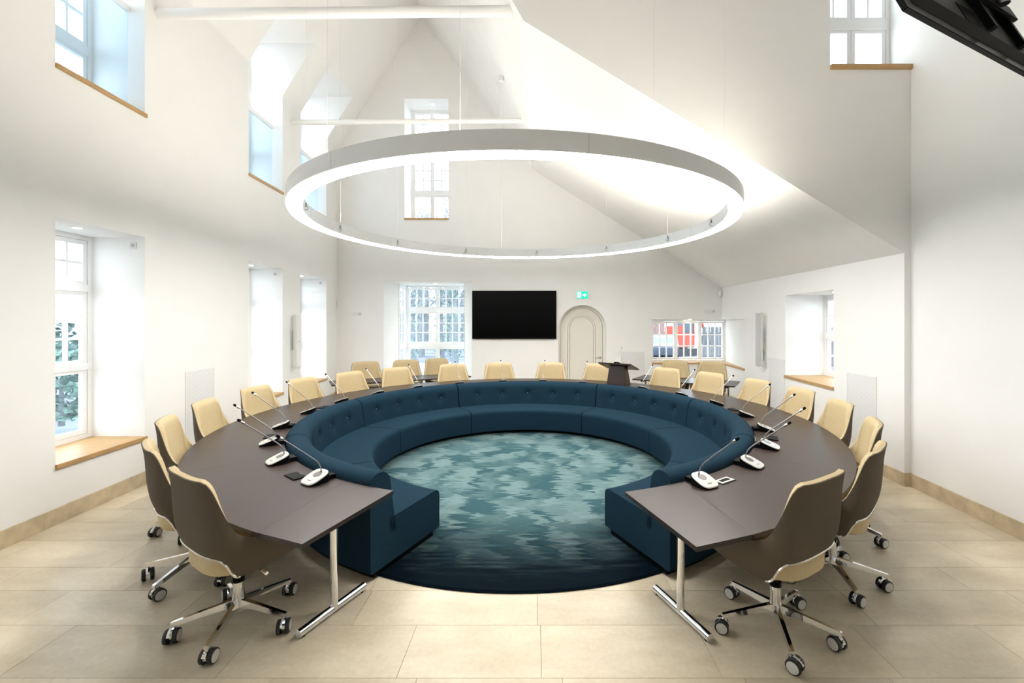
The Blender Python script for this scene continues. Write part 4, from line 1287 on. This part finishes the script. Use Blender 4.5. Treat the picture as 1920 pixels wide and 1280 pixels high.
def shrub(x, y, r, h, label, mt):
    t = tag(empty('evergreen_shrub', (x, y, -.35)), label, 'shrub', 'evergreen shrubs outside')
    b = MB()
    for q in range(900):
        th = rnd.uniform(0, 2 * pi); ph = math.acos(rnd.uniform(-.2, 1)); k = rnd.uniform(.72, 1.02)
        c = Vector((r * k * sin(ph) * cos(th), r * k * sin(ph) * sin(th), h * (.18 + .82 * max(0, cos(ph)) * k))); s_ = rnd.uniform(.06, .13)
        u_ = Vector((rnd.uniform(-1, 1), rnd.uniform(-1, 1), rnd.uniform(-.6, .6))).normalized() * s_; v_ = Vector((rnd.uniform(-1, 1), rnd.uniform(-1, 1), rnd.uniform(-1, 1))).normalized() * s_
        b.poly([c - u_, c - v_, c + u_, c + v_])
    b.build('foliage', mt, t)
    b = MB(); b.tube([(0, 0, 0), (0, 0, h * .6)], [.06, .03], 6); b.build('stem', 'bark', t)
shrub(-10.2, 9.4, 1.1, 1.9, 'round evergreen shrub outside the nearest left window', 'ivy')
shrub(-12.6, 11.0, 1.4, 2.4, 'taller evergreen shrub behind the round one outside', 'pine_leaf')
shrub(-9.4, 24.0, 1.6, 2.0, 'low evergreen shrub beyond the bay window', 'pine_leaf')

# digger beyond the corner window
dg = tag(empty('digger', (9.6, 29.0, -.35), rad(20)), 'orange mini digger outside the corner window', 'digger')
for s_ in (-1, 1):
    b = MB(); P_ = rounded([(-.95, 0), (.95, 0), (.95, .48), (-.95, .48)], [.2] * 4)
    f_ = b.ring([(x, s_ * .55 - .16, z) for x, z in P_]); k_ = b.ring([(x, s_ * .55 + .16, z) for x, z in P_]); b.bridge(f_, k_); b.face(f_); b.face(k_[::-1]); b.build('track', 'digger_black', dg)
b = MB(); b.box(-.85, .65, -.62, .62, .55, 1.5); b.box(-.85, -.2, -.62, .62, 1.5, 1.95); b.build('body', 'digger_orange', dg, bevel=.05)
b = MB(); b.box(-.25, .62, -.55, .2, 1.15, 2.35); b.build('cab_glass', 'car_glass', dg, bevel=.04)
b = MB()
for x, y_ in ((-.25, -.55), (.62, -.55), (.62, .2), (-.25, .2)): b.tube([(x, y_, 1.15), (x, y_, 2.4)], .05, 6)
b.box(-.32, .68, -.6, .26, 2.36, 2.46); b.build('cab_frame', 'digger_orange', dg)
b = MB(); b.tube([(.6, .38, 1.0), (1.2, .38, 2.3), (1.9, .38, 2.7)], [.13, .15, .11], 8); b.tube([(1.85, .38, 2.75), (2.4, .38, 1.2)], [.11, .09], 8); b.build('boom', 'digger_orange', dg)
b = MB(); b.hexa([(2.2, .1, .7), (2.6, .1, .6), (2.6, .66, .6), (2.2, .66, .7), (2.15, .1, 1.25), (2.5, .1, 1.3), (2.5, .66, 1.3), (2.15, .66, 1.25)]); b.build('bucket', 'digger_black', dg)
# parked car
cr_ = tag(empty('parked_car', (7.75, 27.0, -.35), rad(78)), 'dark grey-blue parked car beside the digger outside', 'car')
b = MB()
pr_ = rounded([(-2.0, .28), (2.0, .28), (2.05, .75), (1.2, .92), (.55, 1.42), (-1.0, 1.45), (-1.75, .95), (-2.05, .85)], [.1, .1, .15, .2, .25, .3, .2, .12])
f_ = b.ring([(x, -.82, z) for x, z in pr_]); k_ = b.ring([(x, .82, z) for x, z in pr_]); b.bridge(f_, k_); b.face(f_); b.face(k_[::-1]); b.build('body', 'car_blue', cr_, smooth=True)
b = MB(); b.poly([(x, -.825, z) for x, z in ((.95, .95), (.5, 1.34), (-.95, 1.36), (-1.45, .98))]); b.poly([(x, .825, z) for x, z in ((.95, .95), (.5, 1.34), (-.95, 1.36), (-1.45, .98))]); b.build('side_windows', 'car_glass', cr_)
for x in (-1.25, 1.25):
    for s_ in (-1, 1):
        b = MB(); b.lathe([(.32, -.1), (.32, .1)], 20, T=lambda a_, c_, z: (x + a_, s_ * .76 + z, .32 + c_)); b.build('wheel', 'tyre', cr_)
# wooden fence, boards one by one
fe = tag(empty('plank_fence', (8.75, 23.0, -.35), rad(-12)), 'grey plank fence behind the digger outside', 'fence')
b = MB(); b.box(0, .19, 0, .02, .05, 2.0); fb = b.build('plank', 'fence_wood', fe)
for k in range(1, 34):
    c = fb.copy(); COL.objects.link(c); c.parent = fe; c.location = (k * .205, 0, rnd.uniform(-.02, .02))
for z in (.4, 1.6):
    b = MB(); b.box(0, 7.0, .021, .07, z, z + .08); b.build('fence_rail', 'fence_wood', fe)
# brick house beyond
hs = tag(empty('brick_house', (3.0, 34.0, -.35), 0), 'far pale brick house behind the parked car', 'house')
b = MB(); b.box(0, 7, 0, 5, 0, 3.2); b.build('wall', 'brick_red', hs)
b = MB(); b.hexa([(-.3, -.3, 3.2), (7.3, -.3, 3.2), (7.3, 5.3, 3.2), (-.3, 5.3, 3.2), (-.3, 2.4, 5.8), (7.3, 2.4, 5.8), (7.3, 2.6, 5.8), (-.3, 2.6, 5.8)]); b.build('roof', 'digger_black', hs)
for x in (1, 3, 5):
    b = MB(); b.box(x, x + 1, -.05, 0, 1.0, 2.3); wo_ = b.build('window', 'window_paint', hs)
    b = MB(); b.box(x + .08, x + .92, -.06, -.05, 1.08, 2.22); b.build('pane', 'car_glass', wo_)
